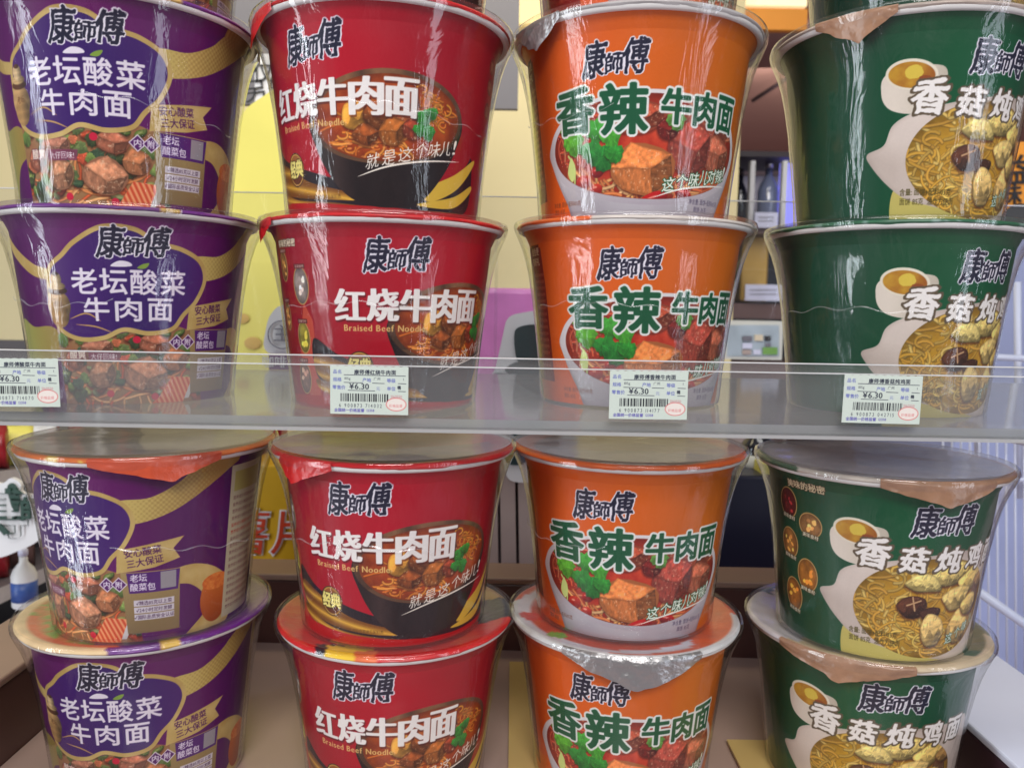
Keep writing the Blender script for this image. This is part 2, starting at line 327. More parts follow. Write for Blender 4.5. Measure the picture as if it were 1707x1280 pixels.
    def ch(s, ch, cx, cy, w, h, col, bold=(0, 0), rot=0, shear=0, halo=0, hcol=None, alpha=1, warp=0, sl=0):
        """one character fitted into a w x h box centred at cx, cy"""
        g = glyph(ch)
        if g is None: return
        _, (x0, y0, x1, y1) = g; gw, gh = (x1 - x0), (y1 - y0)
        r = math.hypot(w, h) * .62 + halo + 1; q = s.win(cx - r, cx + r, cy - r, cy + r)
        if not q: return
        w_, U, V = q; x = U - cx; y = V - cy; c, n = math.cos(rot), math.sin(rot); X = x * c + y * n; Y = -x * n + y * c; X = X - shear * Y
        if warp: X = X + warp * (fbm(U + 50, V + 9, 3.0, 5) - .5); Y = Y + warp * (fbm(U + 9, V + 90, 3.0, 8) - .5)
        ax, ay = gw * PXE / w, gh * PXE / h; gx = X * ax + gw * PXE / 2 + PAD; gy = Y * ay + gh * PXE / 2 + PAD
        def al(m_):
            k = max(ax, ay) * s.res
            if k > 1.3:
                o = 0
                for ox in (-.33, 0, .33):
                    for oy in (-.33, 0, .33): o = o + bil(m_, gx + ox * s.res * ax, gy + oy * s.res * ay)
                return o / 9
            return bil(m_, gx, gy)
        inb = (gx > 1) & (gy > 1) & (gx < m_w(g) - 2) & (gy < m_h(g) - 2)
        if halo: s.put(w_, al(dilated(ch, bold[0] + halo * ax / PXE, bold[1] + halo * ay / PXE, sl)) * inb * alpha, hcol)
        s.put(w_, al(dilated(ch, *bold, sl) if max(bold) > 0 else g[0]) * inb * alpha, col)
    def text(s, t, cx, cy, size, col, bold=(0, 0), aspect=1, rot=0, shear=0, halo=0, hcol=None, gap=0, alpha=1):
        """a line of text centred at cx, cy; proportional for latin, square for the rest"""
        ws = []
        for ch in t:
            g = glyph(ch) if ch != ' ' else None
            cjk = ord(ch) > 0x2E80
            if g is None: ws.append((.3, 0, 0, 0))
            elif cjk: ws.append((1.0, g[1][2] - g[1][0], g[1][3] - g[1][1], .38))
            else: ws.append((g[1][2] - g[1][0] + .09, g[1][2] - g[1][0], g[1][3] - g[1][1], (g[1][1] + g[1][3]) / 2))
        tot = sum((a + gap) for a, *_ in ws) * size * aspect; x = -tot / 2; c, n = math.cos(rot), math.sin(rot)
        for ch, (adv, gw, gh, my) in zip(t, ws):
            if gw:
                px_ = x + adv * size * aspect / 2; py_ = (my - .38) * size
                s.ch(ch, cx + px_ * c - py_ * n, cy + px_ * n + py_ * c, gw * size * aspect, gh * size, col, bold, rot, shear, halo, hcol, alpha)
            x += (adv + gap) * size * aspect
def m_w(g): return g[0].shape[1]
def m_h(g): return g[0].shape[0]
c8 = lambda *c: np.array(c, np.float32) / 255
K = 1.1                                     # canvas millimetres per degree round the cup

# food pictures -------------------------------------------------------------
def noodles(cv, cx, cy, a, b, n, cols, seed, wd=1.1, ln=14, curl=1.0):
    r = random.Random(seed)
    for _ in range(n):
        t = r.uniform(0, 6.28); q = math.sqrt(r.random()); x = cx + a * q * math.cos(t); y = cy + b * q * math.sin(t); d = r.uniform(0, 6.28); k = r.uniform(-.5, .5) * curl
        P = [(x, y)]
        for i in range(7): x += ln / 7 * math.cos(d); y += ln / 7 * math.sin(d) * .7; d += k + r.uniform(-.12, .12); P.append((x, y))
        c = c8(*r.choice(cols)) * r.uniform(.85, 1.1)
        cv.stroke(np.array(P) - (0, .3), wd * 1.2, c * .5, alpha=.55, soft=.5)
        cv.stroke(P, wd, lambda D, U, V, c=c: c * (1.08 - .3 * D[..., None] ** 2), soft=.45, alpha=.9)
def chunk(cv, cx, cy, w, h, col, seed, rot=0, fib=.35, hl=.9):
    """piece of meat: lumpy block with a lit top, fibres, dark edge"""
    r = random.Random(seed); n = 8; P = []
    for i in range(n):
        t = i / n * 6.283 + .4; k = (abs(math.cos(t)) ** 6 + abs(math.sin(t)) ** 6) ** (-1 / 6) * r.uniform(.74, 1.06)
        x, y = w / 2 * math.cos(t) * k, h / 2 * math.sin(t) * k; P.append((cx + x * math.cos(rot) - y * math.sin(rot), cy + x * math.sin(rot) + y * math.cos(rot)))
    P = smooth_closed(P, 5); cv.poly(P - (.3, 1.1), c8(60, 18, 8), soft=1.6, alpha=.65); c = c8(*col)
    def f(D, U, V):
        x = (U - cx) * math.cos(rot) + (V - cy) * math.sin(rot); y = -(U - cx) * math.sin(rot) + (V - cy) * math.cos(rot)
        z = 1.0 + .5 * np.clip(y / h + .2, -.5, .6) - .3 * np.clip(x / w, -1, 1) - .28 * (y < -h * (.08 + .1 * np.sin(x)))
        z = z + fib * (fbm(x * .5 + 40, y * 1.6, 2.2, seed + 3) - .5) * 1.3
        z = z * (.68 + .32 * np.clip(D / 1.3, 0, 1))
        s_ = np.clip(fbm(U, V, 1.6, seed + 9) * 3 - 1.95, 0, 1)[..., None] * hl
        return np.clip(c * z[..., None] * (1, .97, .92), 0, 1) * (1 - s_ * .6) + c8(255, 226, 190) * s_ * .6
    cv.poly(P, f, soft=.4)
def cube(cv, cx, cy, w, h, col, seed, rot=0):
    """diced meat: three faces of a rough block with grain and glaze"""
    r = random.Random(seed); c = c8(*col); j = lambda k: r.uniform(-k, k) * w
    def T(x, y): return (cx + (x * math.cos(rot) - y * math.sin(rot)) * w, cy + (x * math.sin(rot) + y * math.cos(rot)) * h)
    a, b, d, e = (-.50 + r.uniform(-.05, .05), .12 + r.uniform(-.06, .06)), (.08 + r.uniform(-.08, .08), -.06 + r.uniform(-.06, .06)), (.50, .20 + r.uniform(-.06, .06)), (-.06 + r.uniform(-.1, .1), .50)
    f, g, i_ = (-.42, -.30 + r.uniform(-.05, .05)), (.06 + r.uniform(-.06, .06), -.50), (.44, -.24 + r.uniform(-.05, .05))
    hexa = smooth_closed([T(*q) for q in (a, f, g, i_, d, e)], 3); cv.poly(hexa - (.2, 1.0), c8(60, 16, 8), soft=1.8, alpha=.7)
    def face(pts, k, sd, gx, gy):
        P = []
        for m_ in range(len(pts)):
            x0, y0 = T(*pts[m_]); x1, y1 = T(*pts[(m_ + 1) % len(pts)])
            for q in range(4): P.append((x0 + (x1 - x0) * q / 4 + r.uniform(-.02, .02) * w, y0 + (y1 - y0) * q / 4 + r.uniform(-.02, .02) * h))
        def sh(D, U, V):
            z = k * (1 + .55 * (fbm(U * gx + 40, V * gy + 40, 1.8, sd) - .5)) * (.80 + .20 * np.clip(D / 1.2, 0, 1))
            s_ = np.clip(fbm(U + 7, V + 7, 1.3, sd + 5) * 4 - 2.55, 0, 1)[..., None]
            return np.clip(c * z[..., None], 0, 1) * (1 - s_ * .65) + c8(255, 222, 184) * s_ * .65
        cv.poly(P, sh, soft=.5)
    cv.poly(hexa, c * .8, soft=.5)
    face((a, f, g, b), .92, seed, 1.5, .6); face((b, g, i_, d), .66, seed + 1, .6, 1.5); face((a, b, d, e), 1.22, seed + 2, .8, .8)
def leaf(cv, cx, cy, r_, col, seed, rot=0):
    r = random.Random(seed); P = []; n = 22
    for i in range(n):
        t = i / n * 6.283; k = .72 + .28 * abs(math.sin(t * 1.5 + .4)) + (.16 if i % 2 else -.1) * r.random()
        P.append((cx + r_ * k * math.cos(t + rot), cy + r_ * .85 * k * math.sin(t + rot)))
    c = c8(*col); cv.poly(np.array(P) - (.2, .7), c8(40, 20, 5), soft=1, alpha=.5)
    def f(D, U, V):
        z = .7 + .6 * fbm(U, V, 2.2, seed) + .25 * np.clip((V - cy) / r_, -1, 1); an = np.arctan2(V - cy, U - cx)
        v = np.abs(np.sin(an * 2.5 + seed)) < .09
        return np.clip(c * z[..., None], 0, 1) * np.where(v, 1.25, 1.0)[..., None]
    cv.poly(P, f, soft=.3)
def soup(cv, cx, cy, a, b, c1, c2, seed, rot=0):
    k1, k2 = c8(*c1), c8(*c2)
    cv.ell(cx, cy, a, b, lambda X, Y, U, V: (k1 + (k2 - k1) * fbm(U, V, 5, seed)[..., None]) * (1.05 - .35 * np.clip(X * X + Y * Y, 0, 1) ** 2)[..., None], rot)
def oil(cv, cx, cy, a, b, n, col, seed):
    r = random.Random(seed)
    for _ in range(n):
        t = r.uniform(0, 6.28); q = math.sqrt(r.random()); s_ = r.uniform(.4, 1.1)
        cv.ell(cx + a * q * math.cos(t), cy + b * q * math.sin(t), s_ * 1.5, s_ * .6, c8(*col) * r.uniform(.8, 1.15), alpha=.7)
def brand(cv, t0, t1, v0, v1, dark=(22, 24, 48)):
    """three brush characters with a pale edge"""
    u0, u1 = t0 * K, t1 * K; W = u1 - u0; H_ = v1 - v0; d = c8(*dark); wh = c8(232, 226, 236)
    for ps in (0, 1):
        for ch, fx, fy, fw, fh, ro in (('康', .17, .53, .36, .92, .02), ('師', .49, .40, .27, .52, .05), ('傅', .815, .56, .38, .86, .05)):
            a = dict(bold=(.032, .020), shear=.16, warp=1.5, rot=ro, sl=-.5)
            if ps == 0: cv.ch(ch, u0 + fx * W, v0 + fy * H_, fw * W, fh * H_, wh, halo=.6, hcol=wh, **a)
            else: cv.ch(ch, u0 + fx * W, v0 + fy * H_, fw * W, fh * H_, d, **a)
    cv.ell(u1 + 1.2, v1 - 1, .55, .55, wh * .85, alpha=.6); 
def shade_base(cv, f):                      # printed colour gradient of the sleeve
    U, V = np.meshgrid(cv.U, cv.V); cv.A[:] = f(U, V)
def mix(a, b, t): t = np.clip(t, 0, 1)[..., None]; return c8(*a) * (1 - t) + c8(*b) * t
def ingredient(cv, t, v, a, b, base, seed, rot=0, kind=0):
    u = t * K; cv.ell(u, v, a + .7, b + .7, c8(190, 150, 90), rot)
    soup(cv, u, v, a, b, [q * .5 for q in base], base, seed, rot)
    r = random.Random(seed)
    cv.clip = None
    for i in range(7):
        cv.ell(u + r.uniform(-.5, .5) * a, v + r.uniform(-.55, .5) * b, r.uniform(.9, 2), r.uniform(.7, 1.5), np.clip(c8(*base) * r.uniform(.7, 1.7), 0, 1), r.uniform(0, 3), rough=.4, seed=seed + i)

RES = .31
# red: braised beef ---------------------------------------------------------
def art_red():
    cv = Canvas(-100 * K, 100 * K, 0, 99, RES, 0)
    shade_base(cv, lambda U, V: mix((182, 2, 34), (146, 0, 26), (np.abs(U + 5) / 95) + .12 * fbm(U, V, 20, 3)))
    P = lambda L_: smooth_closed([(t * K, v) for t, v in L_], 8)
    # left panel with ingredients
    cv.poly([(-73 * K, 0), (-64 * K, 0), (-66 * K, 50), (-72 * K, 60), (-80 * K, 30)], c8(206, 96, 60), alpha=.75)
    cv.text('美味的秘密', -84 * K, 93, 4.6, c8(235, 220, 190), bold=(.03, .03), halo=.35, hcol=c8(60, 20, 10), aspect=.95)
    for t, v, a, b, base, sd in ((-89, 80, 4.6, 8, (180, 120, 60), 1), (-73, 69, 6.4, 10, (190, 170, 160), 2), (-92, 52, 4.6, 8, (200, 130, 70), 3), (-75, 40, 5.6, 8.5, (196, 180, 70), 4), (-78, 17, 6.2, 9, (176, 130, 110), 5)):
        ingredient(cv, t, v, a, b, base, sd)
        cv.poly([(t * K - 5, v + b - .6), (t * K + 5, v + b - .6), (t * K + 5, v + b + 2.0), (t * K - 5, v + b + 2.0)], c8(90, 12, 16)); cv.text('美味食材', t * K, v + b + .7, 2.1, c8(230, 220, 200))
    # right side seals
    for k, v in enumerate((88, 77, 64)):
        cv.ell(88 * K, v, 4.6, 4.6, c8(110, 40, 36)); cv.ch('美味佳'[k], 88 * K, v, 6, 6, c8(180, 120, 90))
    ingredient(cv, 92, 38, 6, 12, (206, 130, 60), 31)
    # gold and black swooshes at the foot
    cv.poly(P([(-66, 40), (-50, 31), (-30, 24), (0, 16), (30, 10), (64, 26), (74, 34), (74, 6), (40, 2), (-20, 6), (-60, 14), (-68, 26)]), c8(30, 18, 26))
    g = lambda D, U, V: mix((222, 170, 60), (120, 70, 18), np.abs(np.sin(V * .42 + U * .07)))
    cv.poly(P([(-66, 31), (-48, 27), (-26, 17), (4, 10), (8, 7), (-20, 8), (-50, 12), (-66, 20)]), g)
    cv.poly(P([(-66, 17), (-40, 9), (-10, 6), (20, 2), (-20, 3), (-60, 9)]), g)
    cv.poly(P([(40, 14), (60, 24), (76, 34), (76, 30), (62, 16), (44, 8)]), c8(214, 176, 60)); cv.poly(P([(36, 6), (60, 12), (76, 20), (76, 16), (60, 6)]), c8(214, 176, 60))
    cv.poly([(-100 * K, 0), (100 * K, 0), (100 * K, 4), (40 * K, 3), (0, 4.5), (-50 * K, 8), (-100 * K, 6)], c8(176, 14, 22))
    # bowl
    bu, bw = 19.5 * K, 42 * K
    cv.poly(smooth_closed([(bu - bw, 50), (bu - bw * .93, 34), (bu - bw * .72, 18), (bu - bw * .42, 7), (bu, 3.5), (bu + bw * .42, 7), (bu + bw * .72, 20), (bu + bw * .93, 36), (bu + bw, 52), (bu + bw * .6, 66), (bu, 71), (bu - bw * .6, 64)], 8),
            lambda D, U, V: mix((24, 14, 16), (64, 44, 40), .6 * np.clip(1 - np.abs(U - bu + 30) / 12, 0, 1) + .25 * fbm(U, V, 5, 9)))
    cv.ell(bu, 49, bw, 23.5, lambda X, Y, U, V: mix((72, 48, 34), (150, 104, 70), fbm(U, V, 8, 4) * np.clip(Y + .3, 0, 1) + np.where(Y < -.55, .3, 0)), .04)
    soup(cv, bu + .6, 48.5, bw - 3.2, 21.5, (140, 44, 12), (206, 92, 26), 11, .04)
    U, V = np.meshgrid(cv.U, cv.V); cv.clip = (((U - bu - .6) / (bw - 3.4)) ** 2 + ((V - 48.5) / 21.2) ** 2 < 1).astype(np.float32)
    noodles(cv, bu - 8, 40, 26, 12, 46, [(222, 128, 44), (206, 104, 34), (232, 150, 64)], 5, 1.2, 10)
    noodles(cv, bu + 22, 54, 14, 9, 40, [(226, 150, 50), (214, 120, 40)], 6, 1.1, 11, 1.6)
    oil(cv, bu - 12, 32, 18, 6, 30, (240, 150, 80), 7)
    for cx_, cy_, w_, h_, col, sd, ro in ((-18, 49, 15, 13, (206, 146, 60), 1, .3), (-4, 52, 16, 17, (150, 78, 34), 2, -.2), (10, 55, 14, 16, (180, 90, 50), 3, .5), (-12, 40, 13, 10, (140, 70, 30), 4, 0), (3, 42, 14, 13, (164, 92, 38), 5, .3), (14, 44, 10, 10, (150, 60, 36), 6, 0)):
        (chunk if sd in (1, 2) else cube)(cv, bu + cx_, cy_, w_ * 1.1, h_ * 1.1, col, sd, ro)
    for cx_, cy_, rr in ((20, 50, 5.5), (23, 43, 5), (18, 44, 4), (25, 53, 4)): leaf(cv, bu + cx_, cy_, rr, (40, 120, 40), int(cy_))
    cv.clip = None
    # lettering
    for i in range(len('红烧牛肉面')):
        ch = '红烧牛肉面'[i]; uu = (-51 + 86 * (i + .5) / 5) * K
        hh = (17, 17.5, 18, 18.5, 19)[i]
        for off, cc in (((.5, -.8), c8(60, 10, 14)), ((0, 0), c8(238, 232, 228))):
            cv.ch(ch, uu + off[0], 59 + off[1], 17.0, hh, cc, bold=(.062, .012) if off[0] == 0 else (.07, .035), alpha=1 if off[0] == 0 else .55)
    cv.text('Braised Beef Noodle', -24 * K, 46.5, 5.0, c8(222, 180, 110), bold=(.03, .01), gap=.06)
    brand(cv, -33.5, -2, 75, 96)
    # gold seal
    u, v = -38 * K, 24.5
    cv.ell(u, v, 8.6, 9, c8(70, 36, 18)); cv.ell(u, v, 7.9, 8.3, c8(196, 150, 70)); cv.ell(u, v, 7.2, 7.6, lambda X, Y, U, V: mix((96, 44, 20), (150, 90, 40), Y + .4))
    for k, ch in enumerate('经典'): cv.ch(ch, u - 3.6 + 7 * k, v + .6, 7.4, 8.6, c8(240, 224, 130), bold=(.05, .04), halo=.5, hcol=c8(60, 40, 10))
    # slanted brush line
    for k, (ch, t, v) in enumerate(zip('就是这个味儿!', (12, 20.5, 29, 37.5, 45, 52, 58), (27, 29, 31, 33.5, 35, 36.5, 38))):
        cv.ch(ch, t * K, v, 2.2 if ch == '!' else 7.6, 7.4, c8(240, 232, 220), bold=(.006, .006), shear=.3, rot=.15, warp=1.2)
    cv.stroke(smooth_open([(4 * K, 19), (20 * K, 24.5), (40 * K, 28.5), (62 * K, 31)]), 1.0, c8(238, 228, 214), taper=True)
    cv.text('图案仅供参考 实际内容请见配料表', -22 * K, 9.2, 2.3, c8(90, 60, 14))
    return cv
# orange: spicy beef ----------------------------------------------------------
def art_orange():
    cv = Canvas(-100 * K, 100 * K, 0, 99, RES, 0)
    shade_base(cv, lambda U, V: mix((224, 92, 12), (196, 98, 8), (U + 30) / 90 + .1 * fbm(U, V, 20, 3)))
    # dark red side panel
    cv.poly([(-100 * K, 12), (-64 * K, 12), (-66.5 * K, 70), (-69 * K, 92), (-100 * K, 94)], c8(132, 26, 20)); cv.poly([(-84 * K, 84), (-71 * K, 84), (-71 * K, 94), (-84 * K, 94)], c8(110, 30, 18))
    for k, t_ in enumerate(('组合更', '有好礼')): cv.text(t_, -77 * K, 90 - 6 * k, 5, c8(226, 190, 160), bold=(.02, .02), aspect=.85)
    for k in range(15): cv.text('好面好汤好味道香辣', -74.5 * K, 76 - k * 3.9, 2.2, c8(206, 110, 80), aspect=.8)
    for k in range(3): cv.ell(86 * K, 84 - 22 * k, 6, 8, c8(150, 40, 16)); cv.text('鲜香', 86 * K, 84 - 22 * k, 4.5, c8(220, 150, 90))
    # bowl
    bu, bw = 7.5 * K, 62.5 * K
    cv.poly(smooth_closed([(bu - bw, 40), (bu - bw * .97, 28), (bu - bw * .82, 10), (bu - bw * .64, -6), (bu, -10), (bu + bw * .64, -6), (bu + bw * .82, 10), (bu + bw * .97, 28), (bu + bw, 40), (bu + bw * .7, 58), (bu, 63), (bu - bw * .7, 57)], 8),
            lambda D, U, V: mix((214, 208, 210), (140, 132, 142), .45 + .6 * fbm(U, V, 30, 2) - V / 40 + .5 * np.clip(.9 - D / 3, 0, 1)), soft=.4)
    cv.ell(bu, 36, bw, 29.5, lambda X, Y, U, V: mix((222, 216, 218), (170, 160, 168), -Y), 0)
    soup(cv, bu, 36.5, bw - 4.6, 27, (150, 26, 14), (206, 74, 44), 21)
    U, V = np.meshgrid(cv.U, cv.V); cv.clip = (((U - bu) / (bw - 4.8)) ** 2 + ((V - 36.5) / 26.8) ** 2 < 1).astype(np.float32)
    noodles(cv, bu - 48, 42, 12, 18, 46, [(210, 90, 60), (226, 130, 90), (190, 60, 40)], 15, 1.3, 16)
    noodles(cv, bu - 20, 14, 26, 6, 40, [(232, 170, 100), (214, 120, 66), (240, 190, 130)], 16, 1.6, 22, .5)
    noodles(cv, bu + 34, 18, 26, 8, 44, [(226, 160, 100), (206, 100, 60)], 17, 1.5, 22, .5)
    noodles(cv, bu + 46, 50, 16, 14, 30, [(200, 80, 50), (220, 130, 90)], 18, 1.3, 16)
    for cx_, cy_, w_, h_, col, sd, ro in ((-10, 52, 34, 18, (176, 74, 48), 11, .1), (38, 52, 38, 24, (170, 76, 56), 12, -.1), (46, 36, 26, 20, (180, 96, 70), 13, .1), (24, 37, 28, 30, (166, 70, 56), 17, .05), (9, 46, 12, 12, (120, 30, 26), 18, .1), (-4, 25, 36, 29, (206, 118, 62), 14, .22)):
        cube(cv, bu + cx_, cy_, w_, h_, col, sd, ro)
    for cx_, cy_, w_, h_ in ((-42, 19, 10, 8), (-33, 15, 8, 6)): cv.ell(bu + cx_, cy_, w_ / 2, h_ / 2, lambda X, Y, U, V: mix((206, 50, 30), (130, 16, 16), .5 - Y * .7), .2); cv.ell(bu + cx_ - 1, cy_ + 1.3, 1.4, .6, c8(250, 190, 160), alpha=.7)
    if 1:
        pass
    for cx_, cy_, w_, h_, ro in ((2, 9, 20, 8, .35), (22, 13, 12, 6, -.2), (-32, 24, 8, 6, .2)):
        cv.ell(bu + cx_, cy_, w_ / 2, h_ / 2, lambda X, Y, U, V: mix((190, 22, 22), (110, 8, 14), .5 - Y), ro); cv.ell(bu + cx_ - 1, cy_ + 1.2, w_ / 5, .5, c8(250, 170, 150), ro, alpha=.7)
    cv.stroke(smooth_open([(-40 * K, 34), (-36 * K, 28), (-37 * K, 16), (-40 * K, 11)]), 1.1, c8(190, 210, 120)); cv.poly(smooth_closed([(-38 * K, 33), (-35.5 * K, 25), (-38 * K, 20), (-41 * K, 25)], 5), c8(206, 220, 130))
    for cx_, cy_, rr, cc in ((-41, 48, 7, (96, 168, 50)), (-38, 40, 8, (84, 158, 44)), (-24, 46, 8, (60, 146, 50)), (-16, 42, 7, (70, 156, 48)), (-27, 35, 7.5, (40, 122, 44)), (-21, 31, 8.5, (34, 112, 42)), (-14, 33, 6, (44, 128, 44)), (18, 50, 6, (90, 140, 60)), (-36, 50, 6, (110, 176, 60))): leaf(cv, cx_ * K + 2, cy_, rr, cc, int(abs(cx_) * 3 + cy_))
    cv.clip = None
    # lettering: white edge then dark green
    wh, gr = c8(226, 226, 222), c8(12, 84, 52)
    S_ = [('香', -35, 57, 25, 23), ('辣', -7.5, 56, 26, 25), ('牛', 19.5, 57.5, 17, 17.5), ('肉', 36.5, 57.5, 15, 17), ('面', 53, 57.5, 16, 18)]
    for ps in (0, 1):
        for ch, t, v, w_, h_ in S_:
            b = (.038, .030) if w_ > 20 else (.042, .030)
            if ps == 0: cv.ch(ch, t * K, v, w_, h_, wh, bold=b, halo=1.2, hcol=wh)
            else: cv.ch(ch, t * K, v, w_, h_, gr, bold=b)
    brand(cv, -27.5, 3.4, 71, 91)
    for k, (ch, t, v) in enumerate(zip('这个味儿对辣!', (18, 26, 34, 41, 47.5, 55, 60), (17.5, 19.5, 21, 22.5, 24, 25, 27))):
        cv.ch(ch, t * K, v, 2 if ch == '!' else 7.4, 7.4, c8(236, 240, 226), bold=(.012, .012), halo=.5, hcol=c8(30, 90, 50), shear=.25, rot=.12, warp=1.0)
    cv.stroke(smooth_open([(10 * K, 10.5), (24 * K, 15), (42 * K, 18), (62 * K, 20)]), 1.0, c8(236, 236, 226), taper=True)
    cv.text('净含量: 面饼+配料105克', 44 * K, 9.5, 3.3, c8(70, 60, 90), aspect=.8); cv.text('面饼: 85克', 41 * K, 5.4, 3.3, c8(70, 60, 90), aspect=.8)
    cv.text('净含量: 面饼+配料105克', -44 * K, 8.5, 3, c8(110, 50, 30), aspect=.8); cv.text('面饼: 85克', -50 * K, 4.6, 3, c8(110, 50, 30), aspect=.8)
    return cv
# purple: pickled cabbage beef ------------------------------------------------
def art_purple():
    cv = Canvas(-80 * K, 138 * K, 0, 99, RES, 0)
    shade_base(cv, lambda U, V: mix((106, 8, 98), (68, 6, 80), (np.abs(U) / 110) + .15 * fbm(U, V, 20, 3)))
    P = lambda L_: smooth_closed([(t * K, v) for t, v in L_], 8)
    gold = lambda D, U, V: mix((210, 184, 120), (176, 144, 76), fbm(U, V, 9, 6))
    # sweeping ribbons
    cv.poly(P([(28, 82), (44, 84), (58, 92), (68, 102), (88, 106), (90, 100), (74, 88), (56, 76), (40, 70), (28, 70)]), lambda D, U, V: mix((200, 176, 100), (150, 118, 60), (U - 40) / 40 + .3 * np.sin(U * 2.2) * np.sin(V * 2.2)))
    cv.poly(P([(-80, 92), (-66, 84), (-52, 76), (-42, 73), (-42, 68), (-54, 70), (-68, 78), (-80, 86)]), gold)
    cv.poly(P([(-80, 44), (-60, 42), (-44, 42), (-34, 30), (-50, 22), (-64, 6), (-80, 2)]), lambda D, U, V: mix((170, 172, 90), (150, 120, 60), (U + 80) / 40))
    cv.poly(P([(54, 40), (66, 42), (80, 36), (92, 22), (90, 0), (60, -4), (74, 12), (72, 22), (64, 30), (54, 33)]), gold)
    cv.ell(80 * K, 18, 11, 15, lambda X, Y, U, V: mix((150, 66, 22), (206, 110, 40), .5 + Y * .5)); cv.ell(80 * K, 28, 10, 5, lambda X, Y, U, V: mix((190, 80, 30), (232, 150, 70), fbm(U, V, 2, 5)))
    # food in the lower half
    cv.clip = None; U, V = np.meshgrid(cv.U, cv.V)
    cl = np.clip((42 + 3 * np.sin(U / 9) - V), 0, 1) * np.clip((U + 42 * K + (V - 20) * .0), 0, 1) * np.clip((33 * K + 6 - (V) * .25 - U), 0, 1) * np.clip(1.2 - ((U + 4) / (46 * K)) ** 2 * 1.0 + V / 60, 0, 1)
    cv.clip = np.clip(cl * 3, 0, 1).astype(np.float32)
    cv.poly([(-60, -2), (60, -2), (60, 50), (-60, 50)], lambda D, U, V: mix((150, 84, 54), (150, 130, 84), fbm(U, V, 7, 12)))
    noodles(cv, 0, 8, 46, 8, 60, [(226, 140, 80), (232, 170, 110), (206, 90, 50)], 25, 1.4, 20, .5)
    r = random.Random(4)
    for i in range(90):
        uu, vv = r.uniform(-46, 46), r.uniform(3, 40); cc = r.choice([(86, 110, 50), (110, 132, 66), (60, 74, 44), (150, 156, 90), (176, 74, 48), (60, 84, 60), (130, 140, 96), (90, 104, 60), (190, 104, 70)])
        if r.random() < .62: leaf(cv, uu, vv, r.uniform(2.5, 5.5), cc, i + 60, r.uniform(0, 3))
        else: chunk(cv, uu, vv, r.uniform(5, 9), r.uniform(3, 6), cc, i + 60, r.uniform(-.6, .6))
    for cx_, cy_, w_, h_, col, sd, ro in ((-22, 31, 15, 11, (160, 104, 82), 1, .2), (10, 34, 14, 10, (170, 100, 74), 3, -.2), (-20, 17, 14, 13, (170, 116, 84), 5, .4), (22, 25, 13, 12, (184, 116, 76), 6, .3), (5, 17, 20, 17, (182, 122, 90), 7, -.3), (-36, 25, 10, 10, (160, 90, 66), 8, .3)):
        cube(cv, cx_, cy_, w_ * 1.15, h_ * 1.15, col, sd, ro)
    for cx_, cy_ in ((10, 4), (-16, 6), (0, 36)): cv.ell(cx_, cy_, 2.2, 2, c8(200, 24, 60))
    cv.poly([(24, 2), (32, 2), (38, 14), (34, 16)], c8(206, 200, 196)); cv.poly([(10, 0), (28, 0), (34, 14), (20, 15)], lambda D, U, V: mix((206, 70, 40), (236, 160, 110), .5 + .5 * np.sin(U * 2 + V)))
    cv.clip = None
    # cloud shaped title field with a gold line
    cloud = P([(-27, 88), (-14, 96), (0, 95.5), (10, 89), (22, 86), (32, 80), (35.5, 70), (31, 58), (24, 50), (18, 42), (6, 39.5), (-6, 41.5), (-16, 37), (-28, 36), (-38, 40), (-43, 48), (-44, 62), (-42, 74), (-34, 81)])
    cv.poly(cloud + (.6, -1.0), c8(30, 8, 50), alpha=.5, soft=2); cv.poly(cloud, lambda D, U, V: mix((50, 18, 98), (78, 26, 108), np.abs(U) / 60), line=gold, lw=2.5)
    # jar
    j = -39 * K
    for cy_, a, b, cc in ((54, 7.6, 8, (196, 156, 104)), (49, 6.2, 7, (176, 136, 86)), (62, 6.4, 2.2, (96, 60, 40)), (64.5, 5.6, 2.2, (206, 172, 120)), (68, 3.6, 4, (216, 186, 140)), (71, 2.2, 1.1, (90, 56, 36))):
        cv.ell(j, cy_, a, b, lambda X, Y, U, V, cc=cc: c8(*cc) * (1.08 - .5 * np.clip(X + .1, 0, 1) - .12 * np.abs(np.sin(Y * 5)))[..., None])
    cv.text('老坛', j, 55, 4, c8(110, 70, 40), aspect=.8)
    cv.stroke(smooth_open([(-30 * K, 44), (-20 * K, 43), (-12 * K, 40)]), .8, c8(190, 150, 90), taper=True); cv.stroke(smooth_open([(-33 * K, 47), (-24 * K, 50), (-17 * K, 46)]), .8, c8(190, 150, 90), taper=True)
    # lettering
    wh = c8(228, 220, 232)
    for k, ch in enumerate('老坛酸菜'): cv.ch(ch, (-31 + 56 * (k + .5) / 4) * K, 67.5, 13.6, 13.4, wh, bold=(.018, .018))
    for k, ch in enumerate('牛肉面'): cv.ch(ch, (-26.5 + 46 * (k + .5) / 3) * K, 52.5, 13.4, 12.4, wh, bold=(.018, .018))
    cv.poly(smooth_closed([(1, 75), (3.5, 77), (7, 77.8), (6, 75.6), (4, 74.6)], 6), c8(126, 156, 60)); cv.poly(smooth_closed([(-12, 75.5), (-8, 78.5), (-3, 78), (-2, 75.8)], 6), wh)
    brand(cv, -15.5, 15.5, 79, 97.5)
    cv.text('酸爽', -31 * K, 27.5, 5.2, c8(226, 206, 190), bold=(.03, .03), halo=.4, hcol=c8(110, 40, 60)); cv.poly([(-25 * K, 24), (-9 * K, 24), (-8 * K, 29.5), (-25 * K, 29.5)], c8(120, 50, 84), alpha=.8); cv.text('大仔回味!', -17 * K, 26.6, 3.8, c8(236, 226, 230), aspect=.95)
